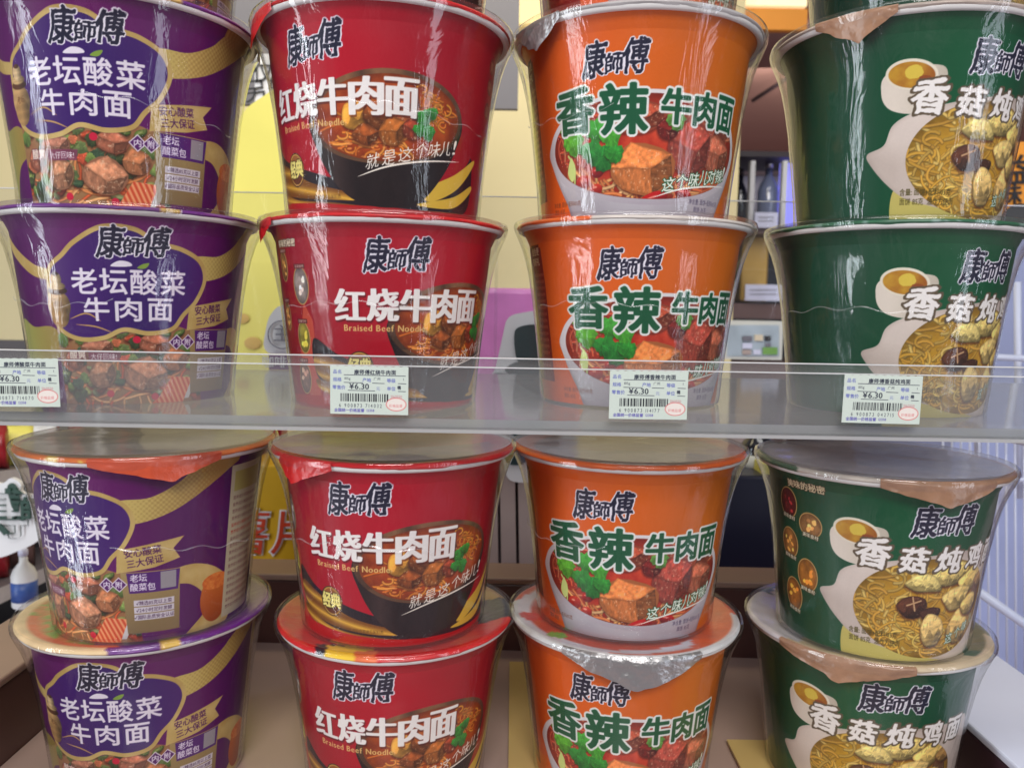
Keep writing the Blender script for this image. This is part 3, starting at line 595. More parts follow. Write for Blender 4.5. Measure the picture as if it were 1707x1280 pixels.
    # gold flag, parcel and small print
    fl = [(26 * K, 41), (45 * K, 43.5), (58 * K, 47.5), (54.5 * K, 53.5), (60 * K, 60), (44 * K, 57.5), (27 * K, 54.5)]
    cv.poly(fl, gold, soft=.4)
    cv.text('安心酸菜', 39.5 * K, 53.2, 5.2, c8(84, 30, 84), bold=(.025, .025), rot=.1, aspect=.98); cv.text('三大保证', 40.5 * K, 47.4, 5.2, c8(84, 30, 84), bold=(.025, .025), rot=.13, aspect=.98)
    cv.poly([(28 * K, 41.5), (58 * K, 41.5), (58 * K, 5), (30 * K, 5)], lambda D, U, V: mix((166, 142, 90), (126, 104, 70), (44 - V) / 40))
    cv.poly([(31 * K, 41), (58 * K, 41), (57 * K, 29), (32 * K, 29)], c8(80, 30, 110)); cv.text('老坛', 37 * K, 38, 4.8, c8(224, 214, 230), bold=(.02, .02)); cv.text('酸菜包', 39 * K, 32.6, 4.8, c8(224, 214, 230), bold=(.02, .02))
    cv.poly([(48 * K, 40.5), (56 * K, 40.5), (56 * K, 30.5), (48 * K, 30.5)], c8(150, 144, 150))
    for t_, ch in ((20.5, '内'), (27, '附')):
        uu = t_ * K; cv.poly([(uu - 4.4, 34.5), (uu, 38.6), (uu + 4.4, 34.5), (uu, 30.4)], c8(84, 26, 100), line=c8(226, 214, 226), lw=.5); cv.ch(ch, uu, 34.5, 3.8, 3.8, c8(230, 222, 234), bold=(.02, .02))
    for k, t_ in enumerate(('精选85克以上菜', '24小时足时发酵', '国际品质安全认证')):
        v = 23 - 4.2 * k; cv.poly([(34 * K, v - 1.8), (55 * K, v - 1.8), (55 * K, v + 1.8), (34 * K, v + 1.8)], c8(206, 198, 206)); cv.text('√' + t_, 44.5 * K, v, 2.7, c8(80, 56, 84), bold=(.01, .01))
    # nutrition panel round the side
    a, b = 86 * K, 116 * K
    cv.poly([(a, 3), (b, 3), (b, 96), (a, 96)], c8(186, 176, 146)); cv.poly([(a + 3, 80), (b - 3, 80), (b - 3, 92), (a + 3, 92)], c8(170, 160, 90))
    for k in range(17): cv.text('营养成分表配料食用方法', (a + b) / 2, 76 - k * 4.2, 2.5, c8(110, 66, 70) if k not in (4, 5) else c8(170, 50, 40))
    return cv
# green: mushroom chicken -----------------------------------------------------
def art_green(ovals=True):
    cv = Canvas(-138 * K, 92 * K, 0, 99, RES, 0)
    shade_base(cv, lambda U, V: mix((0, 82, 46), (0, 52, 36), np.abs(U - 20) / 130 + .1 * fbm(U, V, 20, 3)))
    P = lambda L_: smooth_closed([(t * K, v) for t, v in L_], 8)
    # lower right cream field
    cv.poly(P([(-14, 17), (0, 18), (30, 20), (60, 30), (90, 60), (100, 60), (100, -6), (0, -6), (-14, -4)]), c8(190, 176, 96))
    # white plate
    cv.poly(P([(-28, 36), (-20, 40), (-16, 50), (-6, 56), (10, 60), (30, 64), (60, 66), (92, 62), (92, 2), (60, -2), (30, 3), (6, 8), (-8, 12), (-18, 20), (-26, 30)]), lambda D, U, V: mix((222, 208, 198), (176, 160, 150), fbm(U, V, 22, 5) + .25 * np.clip(1 - D / 2.5, 0, 1)), soft=.4)
    # small cup of soup
    cv.poly(P([(-19, 76), (-22, 66), (-18, 58), (-8, 55), (2, 58), (6, 66), (4, 78)]), lambda D, U, V: mix((222, 210, 196), (168, 158, 140), .3 + (U + 5) / 40))
    cv.ell(-9 * K, 74.5, 12.6, 7.6, c8(226, 216, 196), -.12); cv.ell(-9 * K, 74.2, 11.2, 6.4, lambda X, Y, U, V: mix((196, 150, 44), (150, 84, 24), fbm(U, V, 5, 7) + .35 * X), -.12)
    cv.ell(-8 * K, 75.4, 4.6, 3.4, c8(214, 186, 70), rough=.4); cv.ell(-3 * K, 71.5, 3.4, 2.2, c8(140, 70, 30), rough=.5)
    # noodles, chicken, mushroom
    bu, bv, ba, bb = 34 * K, 32, 47.5, 30
    soup(cv, bu, bv, ba, bb, (150, 104, 20), (206, 160, 50), 31)
    U, V = np.meshgrid(cv.U, cv.V); cv.clip = (((U - bu) / ba) ** 2 + ((V - bv) / bb) ** 2 < 1).astype(np.float32)
    noodles(cv, bu - 20, bv - 2, 28, 24, 110, [(206, 166, 76), (200, 152, 56), (212, 180, 98), (192, 144, 56)], 35, 1.6, 18, 1.2)
    noodles(cv, bu, bv - 18, 36, 8, 50, [(226, 190, 90), (206, 156, 56)], 36, 1.3, 15, 1.4)
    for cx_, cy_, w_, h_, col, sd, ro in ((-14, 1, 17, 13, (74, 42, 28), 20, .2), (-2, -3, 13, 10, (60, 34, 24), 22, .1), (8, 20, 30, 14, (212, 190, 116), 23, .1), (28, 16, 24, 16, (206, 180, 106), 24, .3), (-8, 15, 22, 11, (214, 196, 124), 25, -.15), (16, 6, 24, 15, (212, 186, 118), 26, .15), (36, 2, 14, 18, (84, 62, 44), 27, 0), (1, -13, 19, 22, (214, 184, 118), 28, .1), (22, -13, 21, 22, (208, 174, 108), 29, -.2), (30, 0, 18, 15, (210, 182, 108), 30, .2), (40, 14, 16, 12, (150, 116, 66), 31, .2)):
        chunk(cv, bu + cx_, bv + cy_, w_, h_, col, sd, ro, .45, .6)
        rq = random.Random(sd)
        for _ in range(int(w_ * .9)):
            x0_ = bu + cx_ + rq.uniform(-.36, .36) * w_; y0_ = bv + cy_ + rq.uniform(-.36, .36) * h_; d_ = ro + rq.uniform(-.5, .5) + 1.2
            cv.stroke([(x0_, y0_), (x0_ + 2.4 * math.cos(d_), y0_ + 2.4 * math.sin(d_))], .5, c8(*col) * rq.choice((.72, 1.25)), soft=.5, alpha=.55)
    cv.stroke([(bu - 17, bv + 2), (bu - 9, bv + 5)], .9, c8(190, 150, 110)); cv.stroke([(bu - 14, bv + 7), (bu - 12, bv - 1)], .9, c8(190, 150, 110))
    cv.clip = None
    # lettering: brown edge then white
    S_ = [('香', 0, 63.5, 17.5, 17), ('菇', 20, 61, 14.5, 14), ('炖', 39.5, 61, 15.5, 14), ('鸡', 58, 61.5, 13.5, 15), ('面', 75, 61.5, 13.5, 14)]
    br, wh = c8(92, 78, 60), c8(236, 230, 226)
    for ps in (0, 1):
        for ch, t, v, w_, h_ in S_:
            a = dict(bold=(.036, .03), warp=1.8, shear=.08, rot=-.03, sl=.4)
            if ps == 0: cv.ch(ch, t * K, v, w_, h_, br, halo=1.2, hcol=br, **a)
            else: cv.ch(ch, t * K, v, w_, h_, wh, **a)
    brand(cv, 18, 52, 73, 93)
    cv.text('含量: 面饼+配料105克', 2 * K, 15.5, 3.9, c8(70, 62, 20), aspect=.8, bold=(.015, .015)); cv.text('面饼 85克  油炸方便面', 3 * K, 10.6, 3.9, c8(70, 62, 20), aspect=.8, bold=(.015, .015))
    for k, ch in enumerate('这个味儿'): cv.ch(ch, (48 + 7 * k) * K, 13 + 2.6 * k, 6, 6, c8(236, 240, 230), halo=.4, hcol=c8(30, 90, 50), shear=.25, rot=.2)
    if not ovals: return cv
    # ingredients on the left
    cv.text('美味的秘密', -37 * K, 95, 5.2, c8(214, 196, 160), bold=(.03, .03), halo=.4, hcol=c8(50, 30, 10), aspect=1.05)
    for t, v, a, b, base, sd in ((-50, 82, 7.4, 9, (120, 36, 36), 1), (-34, 72, 7.6, 7, (200, 140, 80), 2), (-50.5, 57, 7.4, 9, (206, 136, 66), 3), (-37, 40.5, 7.4, 9.6, (206, 130, 50), 4), (-49, 25, 7.6, 10, (206, 128, 50), 5)):
        ingredient(cv, t, v, a, b, base, sd); cv.text('美味食材', t * K, v - b + .5, 2.9, c8(226, 216, 190), bold=(.02, .02), halo=.3, hcol=c8(40, 40, 20), rot=-.08)
    cv.ell(-20 * K + 2, 86, 4, 3.4, c8(60, 80, 50), alpha=.0)
    return cv

# ------------------------------------------------------------------ the cup
PROF = [(.0, .0540), (.095, .0650), (.1000, .0672), (.1035, .0695)]
def r_of(h): return np.interp(h, [p[0] for p in PROF], [p[1] for p in PROF])
def sleeve(name, cv):
    U, V = cv.U, cv.V; th = U / K * np.pi / 180; t0, t1 = th[0], th[-1]
    back = np.linspace(t1, t0 + 2 * np.pi, 42)[1:-1]; TH = np.concatenate([th, back])
    ext = np.array([100.5, 102.3, 104.0]); VV = np.concatenate([V, ext]); h = VV / 1000; r = r_of(h)
    A = np.zeros((len(TH), len(VV), 3), np.float32); A[:len(th), :len(V)] = np.transpose(cv.A, (1, 0, 2))
    for k in range(len(back)):
        f = (k + 1) / (len(back) + 1); A[len(th) + k, :len(V)] = A[len(th) - 1, :len(V)] * (1 - f) + A[0, :len(V)] * f
    A[:, len(V):] = A[:, len(V) - 1:len(V)]
    P3 = np.stack([np.sin(TH)[:, None] * r[None], -np.cos(TH)[:, None] * r[None], np.broadcast_to(h[None], (len(TH), len(h)))], -1)
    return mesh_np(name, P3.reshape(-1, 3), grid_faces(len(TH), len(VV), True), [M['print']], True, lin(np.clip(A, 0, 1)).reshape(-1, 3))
BASE = lathe('base', [(.0001, .003), (.050, .003), (.0515, .0), (.0535, .0), (.0539, .0006)], [M['rim']])
RIM = lathe('rim', [(.0690, .1030), (.0706, .1022), (.0719, .1030), (.0724, .1045), (.0719, .1060), (.0705, .1068), (.0690, .1062), (.0682, .1045)], [M['rim']])

def lid_ink(fl, x, y, rr, th):
    n = fbm(x * 1000 + 200, y * 1000 + 200, 9, 3); A = np.zeros(x.shape + (3,), np.float32)
    X, Y = x * 1000, y * 1000; q = np.hypot(X, Y); rim = q > 68.5
    def m_(cond, c): A[cond] = c8(*c)
    if fl[0] == 'R':
        A[:] = c8(196, 18, 26)
        m_((q < 62) & (Y < -8 + X * .3), (110, 60, 60)); m_((q < 58) & (Y < -22), (50, 40, 56))
        if fl == 'R': m_((q > 58) & ~rim & (X > 4) & (X < 24) & (Y < 0), (220, 170, 80))
        if fl == 'R4':
            A[:] = c8(200, 20, 26); m_((X > 22) & (Y > -38 + X * .3), (22, 30, 42)); m_((X > 30) & (Y > 16), (170, 130, 60))
            m_((X < -26) & (X > -44) & (Y < -46), (24, 20, 40)); m_((X > -38) & (X < -12) & (Y < -50 + 3 * n), (240, 196, 50)); m_((X > -22) & (X < -10) & (Y < -57), (226, 110, 60))
    elif fl[0] == 'O':
        A[:] = c8(222, 96, 26)
        if fl == 'O': m_(q < 62, (150, 96, 84)); m_((q < 60) & (Y < -18 + 20 * n), (110, 92, 100)); m_((np.abs(X + 34) < 12) & (np.abs(Y - 34) < 6), (214, 220, 230))
        if fl == 'O1': m_(rim, (176, 172, 172))
        if fl == 'O2': m_(rim & (X > -30 + 10 * n), (206, 196, 188))
        if fl == 'O4':
            A[:] = c8(214, 84, 30); m_((np.hypot(X + 6, Y + 4) > 55) & (np.hypot(X + 6, Y + 4) < 63) & (X < 40), (206, 200, 210)); m_((np.hypot(X + 6, Y + 4) <= 55), (196, 66, 34))
            m_(((X + 58) ** 2 + (Y + 18) ** 2 < 60), (206, 40, 30)); m_(((X + 40) ** 2 + (Y + 44) ** 2 < 36), (110, 160, 60)); m_(rim & (Y < 6), (206, 206, 206))
    elif fl[0] == 'P':
        A[:] = c8(104, 40, 126)
        if fl == 'P': m_(rim & (np.abs(X - 20) < 5) & (Y < 0), (214, 176, 96))
        if fl == 'P3': A[:] = mix((196, 176, 150), (160, 142, 128), n * 2 - .5); m_(rim & (Y < 20), (222, 120, 60)); m_(rim & (X < 6) & (X > -54) & (fbm(X + 90, Y + 90, 6, 3) > .5), (226, 190, 90))
        if fl == 'P4':
            g = Y > X * 1.3 - 16 + 10 * n; A[:] = c8(100, 26, 126)
            A[g] = mix((150, 130, 50), (206, 110, 60), (fbm(X + 300, Y + 300, 7, 8) * 2 - .5))[g]; gg = g & (fbm(X + 100, Y + 300, 5, 4) > .56); A[gg] = c8(120, 150, 50)
            m_((q > 60) & (q < 67) & (X < -18) & (Y < 8), (214, 92, 50)); m_((q > 66) & (X < -24) & (Y < 40), (226, 196, 150)); m_((np.abs(X - 8) < 5) & (Y < -55), (226, 184, 80))
    else:
        A[:] = c8(34, 92, 62)
        if fl == 'G1': m_(rim, (176, 160, 150))
        if fl == 'G2': m_(rim & (fbm(X + 90, Y + 90, 3, 3) > .62), (110, 140, 130))
        if fl == 'G3': A[:] = mix((150, 150, 160), (190, 180, 180), n); m_(rim, (196, 186, 176)); m_(rim & (X > 0), (176, 132, 100)); m_(rim & (X < -44), (60, 90, 70))
        if fl == 'G4':
            m_((X < -20) & (Y < 20), (206, 200, 204)); m_((X > -32) & (Y < -30), (206, 186, 150)); m_((X > 30) & (Y > -20), (120, 120, 90)); m_(((X + 52) ** 2 + (Y - 26) ** 2 < 90), (230, 220, 200)); m_(((X + 40) ** 2 + (Y - 36) ** 2 < 60), (226, 210, 170)); m_(rim & (X > -40) & (Y < 10), (200, 180, 150))
    return A * (.9 + .2 * n[..., None])
def lid_mesh(name, fl, seed):
    n = 220; th = np.linspace(0, 2 * np.pi, n, endpoint=False)
    rs = [.0001] + list(np.linspace(.006, .056, 26)) + [.059, .062, .065, .0675, .0695, .0712, .0724, .0731, .0732]
    def hh(r): return np.interp(r, [0, .05, .060, .067, .070, .0724, .0732], [.1044, .1046, .1054, .1068, .1074, .1068, .1056])
    P3 = np.zeros((n, len(rs) + 2, 3)); T = th[:, None] + 0 * np.array(rs)[None]
    r_ = np.array(rs)[None] + 0 * T; z = hh(np.array(rs))[None] + 0 * T
    z = z + .0006 * (fbm(r_ * np.cos(T) * 1000 + 100, r_ * np.sin(T) * 1000 + 100, 14, seed) - .5) * (r_ < .066)
    P3[:, :len(rs)] = np.stack([np.sin(T) * r_, -np.cos(T) * r_, z], -1)
    dp = .0002 + .0016 * fbm(np.cos(th) * 9 + 20, np.sin(th) * 9 + 20, 2.0, seed + 4, 4)    # irregular crimped skirt
    for k, f in ((0, .5), (1, 1.0)):
        rr = .0732 - .0008 * f + .0006 * (vnoise(th * 12 + 9, th * 0 + k, seed + 8) - .5)
        P3[:, len(rs) + k] = np.stack([np.sin(th) * rr, -np.cos(th) * rr, .1056 - dp * f], -1)
    x, y = P3[..., 0], P3[..., 1]; A = lid_ink(fl, x, y, np.hypot(x, y), np.arctan2(x, -y))
    return mesh_np(name, P3.reshape(-1, 3), grid_faces(n, len(rs) + 2, True), [M['lidprint']], True, lin(np.clip(A, 0, 1)).reshape(-1, 3))
def tab_mesh(name, ang, width, depth, seed, mt, skew=0):
    """pull tab folded down over the rim; ang/width in degrees, depth in metres"""
    nu, nv = 44, 12; u = np.linspace(-1, 1, nu); k = np.linspace(0, 1, nv)
    th = R(ang) + u * R(width) / 2
    d = depth * np.clip(1 - np.abs(u - skew) / np.where(u > skew, 1 - skew, 1 + skew), 0, 1) ** 1.0 + .0022
    d = d * (.82 + .36 * fbm(u * 6 + 20, u * 0 + seed, 1.5, seed))
    TH = th[:, None] + 0 * k[None]; kk = k[None] + 0 * TH
    hz = .1076 - (d[:, None] + .0024) * kk; rr = np.where(kk < .12, .0716 + .0020 * kk / .12, .0738 - .0012 * (kk - .12))
    rr = rr + .0015 * (fbm(TH * 14 + 30, kk * 3 + seed, 1.2, seed + 2) - .45) * np.clip(kk * 3, 0, 1) + .0012 * kk * (d[:, None] / depth)
    P3 = np.stack([np.sin(TH) * rr, -np.cos(TH) * rr, hz], -1)
    me = mesh_np(name, P3.reshape(-1, 3), grid_faces(nu, nv), [mt], True)
    return me
def wrap_mesh(name, seed):
    n = 180; th = np.linspace(0, 2 * np.pi, n, endpoint=False)
    pr = [(.0, .0545), (.0, .0552), (.004, .0558), (.02, .0570), (.04, .0593), (.06, .0618), (.075, .0644), (.085, .0667), (.093, .0692), (.099, .0718), (.1035, .0738), (.1062, .0744), (.1085, .0738), (.1092, .0722)]
    P3 = np.zeros((n, len(pr), 3))
    for j, (h, r) in enumerate(pr):
        a = .0016 * np.clip((h - .04) / .05, .12, 1) * (1 if h < .104 else .3)
        rr = r + .0009 + a * (fbm(th * 5 + 40, th * 0 + h * 14, 1.3, seed, 3) - .5)
        rr = rr * 1.0
        P3[:, j] = np.stack([np.sin(th) * rr, -np.cos(th) * rr, np.full(n, h)], -1)
    P3[-1] = P3[-1]
    return mesh_np(name, P3.reshape(-1, 3), grid_faces(n, len(pr), True), [M['wrap']], True)
def film_mesh(name, seed, mk='film'):
    n = 96; th = np.linspace(0, 2 * np.pi, n, endpoint=False); rs = np.array([.0001, .015, .03, .045, .055, .062, .068, .0722]); P3 = np.zeros((n, len(rs), 3))
    for j, r in enumerate(rs):
        x, y = np.sin(th) * r, -np.cos(th) * r
        P3[:, j] = np.stack([x, y, .1092 + .0002 + .0008 * (fbm(x * 1000 + 200, y * 1000 + 200, 22, seed) - .5) * (r < .066)], -1)
    return mesh_np(name, P3.reshape(-1, 3), grid_faces(n, len(rs), True), [M[mk]], True)
def crease_mesh(name, a0, a1, h0, seed):
    """sealed seam of the film: a thin raised ribbon round part of the cup, ending in a small arrow fold"""
    b = MB(); n = 40; up, lo = [], []
    for i in range(n + 1):
        f = i / n; a = R(a0 + (a1 - a0) * f); h = h0 + .004 * math.sin(f * 3.1 + seed) + .0012 * math.sin(f * 23 + seed)
        r = float(np.interp(h, [.04, .06, .075, .085], [.0608, .0633, .066, .0684])) + .0006; w_ = .00022 + .00018 * math.sin(f * 17) ** 2
        up.append(b.bm.verts.new((math.sin(a) * r, -math.cos(a) * r, h + w_))); lo.append(b.bm.verts.new((math.sin(a) * (r + .0004), -math.cos(a) * (r + .0004), h - w_)))
    for i in range(n): b.bm.faces.new((lo[i], lo[i + 1], up[i + 1], up[i]))
    me = bpy.data.meshes.new(name); b.bm.to_mesh(me); b.bm.free(); me.materials.append(M['crease']); return me

ART = {'R': art_red(), 'O': art_orange(), 'P': art_purple(), 'G': art_green(), 'H': art_green(False)}
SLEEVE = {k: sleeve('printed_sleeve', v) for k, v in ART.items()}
LIDS = {k: lid_mesh('foil_lid', k, 11 + i) for i, k in enumerate(('R', 'R1', 'R4', 'O', 'O1', 'O2', 'O4', 'P', 'P3', 'P4', 'G1', 'G2', 'G3', 'G4'))}
WRAPS = [wrap_mesh('shrink_wrap', 31 + 7 * i) for i in range(4)]
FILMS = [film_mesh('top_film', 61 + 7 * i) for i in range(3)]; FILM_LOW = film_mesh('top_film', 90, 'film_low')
CREASES = [crease_mesh('film_seam', -62, 20, .056, 0), crease_mesh('film_seam', -20, 58, .052, 1.5), crease_mesh('film_seam', -80, -10, .058, 3)]
M['tab_red'] = mat('red_foil', rgb(206, 34, 34), .3, spec=.6, bump=.6, bscale=120); M['tab_orange'] = mat('orange_red_foil', rgb(206, 84, 52), .35, spec=.6, bump=.6, bscale=120)
M['tab_beige'] = mat('beige_foil', rgb(156, 118, 92), .32, spec=.6, bump=.6, bscale=120, noise=.15, nscale=90); M['tab_silver'] = mat('bare_foil', (.40, .39, .39), .36, metal=.75, bump=.8, bscale=150)
FLAV = {'R': ('red', 'braised beef'), 'O': ('orange', 'spicy beef'), 'P': ('purple', 'pickled cabbage beef'), 'G': ('green', 'mushroom chicken')}
def noodle_cup(fl, x, y, zrim, off, label, tab=None, lk='R', tilt=0, seed=0, seam=None):
    facing = math.atan2(-x, y)               # angle that turns the cup's front to the aisle side it is seen from
    yaw = facing + R(off)
    o = empty('noodle_cup', O + Vector((x, y, zrim - .108)), yaw)
    if tilt: o.rotation_euler = (Matrix.Rotation(R(tilt), 3, 'Y') @ Matrix.Rotation(yaw, 3, 'Z')).to_euler()
    tag(o, label, 'noodle cup', 'noodle cups stacked on the display')
    body = link(bpy.data.objects.new('printed_sleeve', SLEEVE[fl]), o); link(bpy.data.objects.new('rim', RIM), o); link(bpy.data.objects.new('base', BASE), o)
    lid = link(bpy.data.objects.new('foil_lid', LIDS[lk]), o); lid.rotation_euler = (0, 0, -R(off) + R((seed * 37) % 5 - 2))
    if tab:
        ang, wd, dep, mk, sk = tab; t = link(bpy.data.objects.new('pull_tab', tab_mesh('pull_tab', ang, wd, dep, seed + 3, M[mk], sk)), lid); t.rotation_euler = (0, 0, 0)
    wr = link(bpy.data.objects.new('shrink_wrap', WRAPS[seed % 4]), o); wr.rotation_euler = (0, 0, seed * 1.37)
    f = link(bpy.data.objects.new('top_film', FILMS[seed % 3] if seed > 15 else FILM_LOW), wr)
    if seam is not None:
        s_ = link(bpy.data.objects.new('film_seam', CREASES[seam]), wr); s_.rotation_euler = (0, 0, -seed * 1.37 - R(off))
    return o
CUPS = [
 # flavour, x, y, z of rim, turn of the print, tab, label, seam
 ('P', -.2319, .4924, .0528, 0, None, 'purple pickled cabbage noodle cup standing on the clear shelf behind the leftmost price tag', 2),
 ('R', -.0794, .4968, .0512, 24, (-74, 30, .010, 'tab_red', 0), 'red braised beef noodle cup standing on the clear shelf, its ingredient ovals showing', 0),
 ('O', .0746, .5088, .0541, 11, None, 'orange spicy beef noodle cup standing on the clear shelf with a dark red side panel', 0),
 ('H', .2310, .4945, .0530, 16, None, 'green mushroom chicken noodle cup standing on the clear shelf behind its price tag', 0),
 ('P', -.2260, .4750, .1572, -16, (78, 26, .010, 'tab_beige', 0), 'purple pickled cabbage noodle cup stacked directly on the purple shelf cup', 1),
 ('R', -.0775, .4800, .1575, -18, (-72, 44, .012, 'tab_red', 0), 'red braised beef noodle cup stacked on the red shelf cup, soup bowl picture facing front', 1),
 ('O', .0710, .4930, .1600, 2, (-52, 36, .013, 'tab_silver', .3), 'orange spicy beef noodle cup with crumpled silver tab, stacked on the orange shelf cup', 2),
 ('H', .2265, .4840, .1590, 13, (-22, 34, .012, 'tab_beige', .2), 'green mushroom chicken noodle cup with folded beige tab, stacked on the green shelf cup', None),
 ('P', -.2319, .4960, .2620, 20, None, 'topmost purple noodle cup, only its foot visible at the upper edge', None),
 ('R', -.0785, .4900, .2610, 60, None, 'topmost red noodle cup, only its foot visible at the upper edge', None),
 ('O', .0722, .5060, .2640, 30, None, 'topmost orange noodle cup, only its foot visible at the upper edge', None),
 ('H', .2380, .4990, .2630, 62, None, 'topmost green noodle cup, only its foot visible at the upper edge', None),
 ('P', -.2284, .4918, -.1875, -19, None, 'bottom purple noodle cup on the table with food printed lid, carrying another cup', None),
 ('R', -.0708, .4922, -.1890, .5, None, 'bottom red noodle cup on the table, its red, black and yellow lid under another cup', None),
 ('O', .0751, .5040, -.1912, 1, (4, 66, .0155, 'tab_silver', .1), 'bottom orange noodle cup on the table with a silver foil tab folded down its front', None),
 ('H', .2319, .5043, -.1945, -17, (-6, 62, .0095, 'tab_beige', .0), 'bottom green noodle cup on the table with pale crinkled tab under another cup', None),
 ('P', -.2211, .4850, -.0802, -45, (2, 54, .0085, 'tab_orange', .25), 'purple noodle cup under the clear shelf, turned left, orange tab at its front rim', 1),
 ('R', -.0716, .4864, -.0808, 0, (-46, 34, .0105, 'tab_red', -.3), 'red braised beef noodle cup under the clear shelf with red tab at its left rim', 0),
 ('O', .0751, .5062, -.0830, 0, None, 'orange spicy beef noodle cup just under the clear shelf with smooth orange lid edge', 2),
 ('G', .2302, .4924, -.0863, 0, (26, 52, .0095, 'tab_beige', .1), 'green mushroom chicken noodle cup under the clear shelf showing five ingredient ovals', None),
]
LK = ('P', 'R', 'O2', 'G2', 'P', 'R1', 'O1', 'G1', 'P', 'R1', 'O1', 'G1', 'P4', 'R4', 'O4', 'G4', 'P3', 'R', 'O', 'G3')
for i, (fl, x, y, z, off, tab, lab, seam) in enumerate(CUPS):
    noodle_cup(fl, x, y, z, off, lab, tab, LK[i], seed=i, seam=seam, tilt=0)
# ------------------------------------------------------------------ clear shelf
XL, XR = -.50, .50
SZ = -.0552                                 # underside of the cups = top of the shelf board
sh = empty('acrylic_shelf', O + Vector((0, .40, SZ)))
tag(sh, 'long clear acrylic shelf with a raised front lip carrying the upper noodle cups', 'shelf')
S0 = Vector((0, .40, SZ))
def sbox(name, a, b, mt, edge=None, parent=sh, org=S0):
    q = MB(); q.box(Vector(a) - org, Vector(b) - org); o = q.build(name, [mt, edge or mt], parent)
    for p in o.data.polygons:
        if edge is not None and abs(p.normal.y) > .9: p.material_index = 1
    return o
M['acryl_top'] = mat_clear('clear_shelf_board', tint=(.96, .965, .965), veil=.13, veil_col=(.80, .75, .76), rough=.08, ior=1.45, gloss=1.0)
sbox('board', (XL, .4035, SZ - .0042), (XR, .70, SZ), M['acryl_top'], M['acryl_edge'])
sbox('front_lip', (XL, .4000, SZ - .0042), (XR, .4033, -.0240), M['acryl'])
sbox('label_holder', (XL, .3968, SZ - .0042), (XR, .3984, -.0285), M['acryl_thin'])
sbox('holder_foot', (XL, .3968, SZ - .0062), (XR, .4100, SZ - .0044), M['acryl_edge'])
for z_ in (-.0240, -.0285):
    yy = .4000 if z_ == -.0240 else .3968; dd = .0033 if z_ == -.0240 else .0016
    sbox('lip_edge', (XL, yy, z_ + .0001), (XR, yy + dd, z_ + .0006), M['edge_bright'])
sbox('back_panel', (XL, .702, SZ - .0042), (XR, .7045, .098), M['acryl_thin'])
sbox('panel_edge', (XL, .702, .0981), (XR, .7045, .0989), M['edge_bright'])
for x_ in (-.0165, .262): sbox('divider_edge', (x_, .6960, SZ + .001), (x_ + .0025, .7015, .060), M['acryl_thin'])

# ------------------------------------------------------------------ price tags
def tag_art(name_, digits, seed):
    cv = Canvas(0, 39, 0, 24, .13, c8(196, 206, 196)); bl, dk, vi = c8(96, 104, 170), c8(40, 44, 60), c8(90, 84, 160)
    cv.text('品名', 3.6, 21.2, 2.2, bl, bold=(.02, .02)); cv.text(name_, 22.5, 21.2, 2.55, dk, bold=(.03, .03), gap=.03)
    cv.text('规格', 3.6, 17.3, 2.2, bl, bold=(.02, .02)); cv.text('105g', 8.7, 18, 1.8, dk); cv.text('产地', 18.3, 17.3, 2.2, bl, bold=(.02, .02)); cv.text('广州', 23.4, 18, 1.7, dk); cv.text('等级', 30.5, 17.2, 2.2, bl, bold=(.02, .02)); cv.text('1', 36.6, 18, 1.7, dk)
    cv.text('零售价', 4.4, 13.4, 2.2, bl, bold=(.02, .02)); cv.text('元', 24, 13, 2.1, bl); cv.text('单位', 30.5, 13.2, 2.2, bl, bold=(.02, .02)); cv.text('桶', 34.4, 13.8, 1.9, dk, bold=(.04, .04))
    cv.text('¥6.30', 14.6, 14.2, 4.0, dk, bold=(.03, .01), gap=.04)
    for a, b, v in ((7, 37.5, 19.7), (7, 16.2, 15.9), (21.2, 27, 15.8), (34, 37.8, 15.8), (9, 22.3, 12.0), (34, 37.6, 11.9)): cv.stroke([(a, v), (b, v - .1)], .28, dk)
    r = random.Random(seed); u = 5.2
    while u < 29.5:
        w_ = r.choice((.28, .28, .45, .75)); cv.poly([(u, 6.4), (u + w_, 6.4), (u + w_, 10.4), (u, 10.4)], c8(30, 32, 40), soft=.1); u += w_ + r.choice((.25, .3, .5, .62))
    cv.text(digits, 15.4, 4.5, 2.6, dk, gap=.26, aspect=.78); cv.text('全国统一价格监督', 9.6, 2.0, 1.9, vi, bold=(.03, .03)); cv.text('12358', 20.2, 2.1, 1.8, vi, bold=(.02, .02))
    cv.ell(33.0, 5.3, 5.1, 3.4, c8(206, 96, 96)); cv.ell(33.0, 5.3, 4.75, 3.05, c8(224, 214, 206)); cv.text('价格监督', 32.8, 4.6, 1.7, c8(206, 110, 110)); cv.text('2160550', 33, 9.3, 1.8, c8(190, 110, 120))
    return cv
def price_tag(px, py, name_, digits, label, seed, rot):
    cv = tag_art(name_, digits, seed); c = at(px, py, .3960); U, V = np.meshgrid(cv.U, cv.V, indexing='ij'); d = .0009 * np.sin(U / 39 * 3.1)
    top = V[:, -1] + .25 * np.abs(np.sin(U[:, 0] * .8)); V2 = V.copy(); V2[:, -1] = top
    P3 = np.stack([(U - 19.5) / 1000, -d * .3, (V2 - 12) / 1000], -1); ink = lin(np.clip(np.transpose(cv.A, (1, 0, 2)), 0, 1)).reshape(-1, 3)
    me = mesh_np('price_tag', P3.reshape(-1, 3), grid_faces(cv.nu, cv.nv), [M['tag']], False, ink)
    o = link(bpy.data.objects.new('price_tag', me)); o.location = c; o.rotation_euler = (R(1), R(rot), 0)
    tag(o, label, 'price tag', 'price tags in the shelf lip'); return o
price_tag(33.5, 638, '康师傅酸菜牛肉面', '6 900873 714070', 'white price tag reading ¥6.30 in front of the purple shelf cup', 1, -.6)
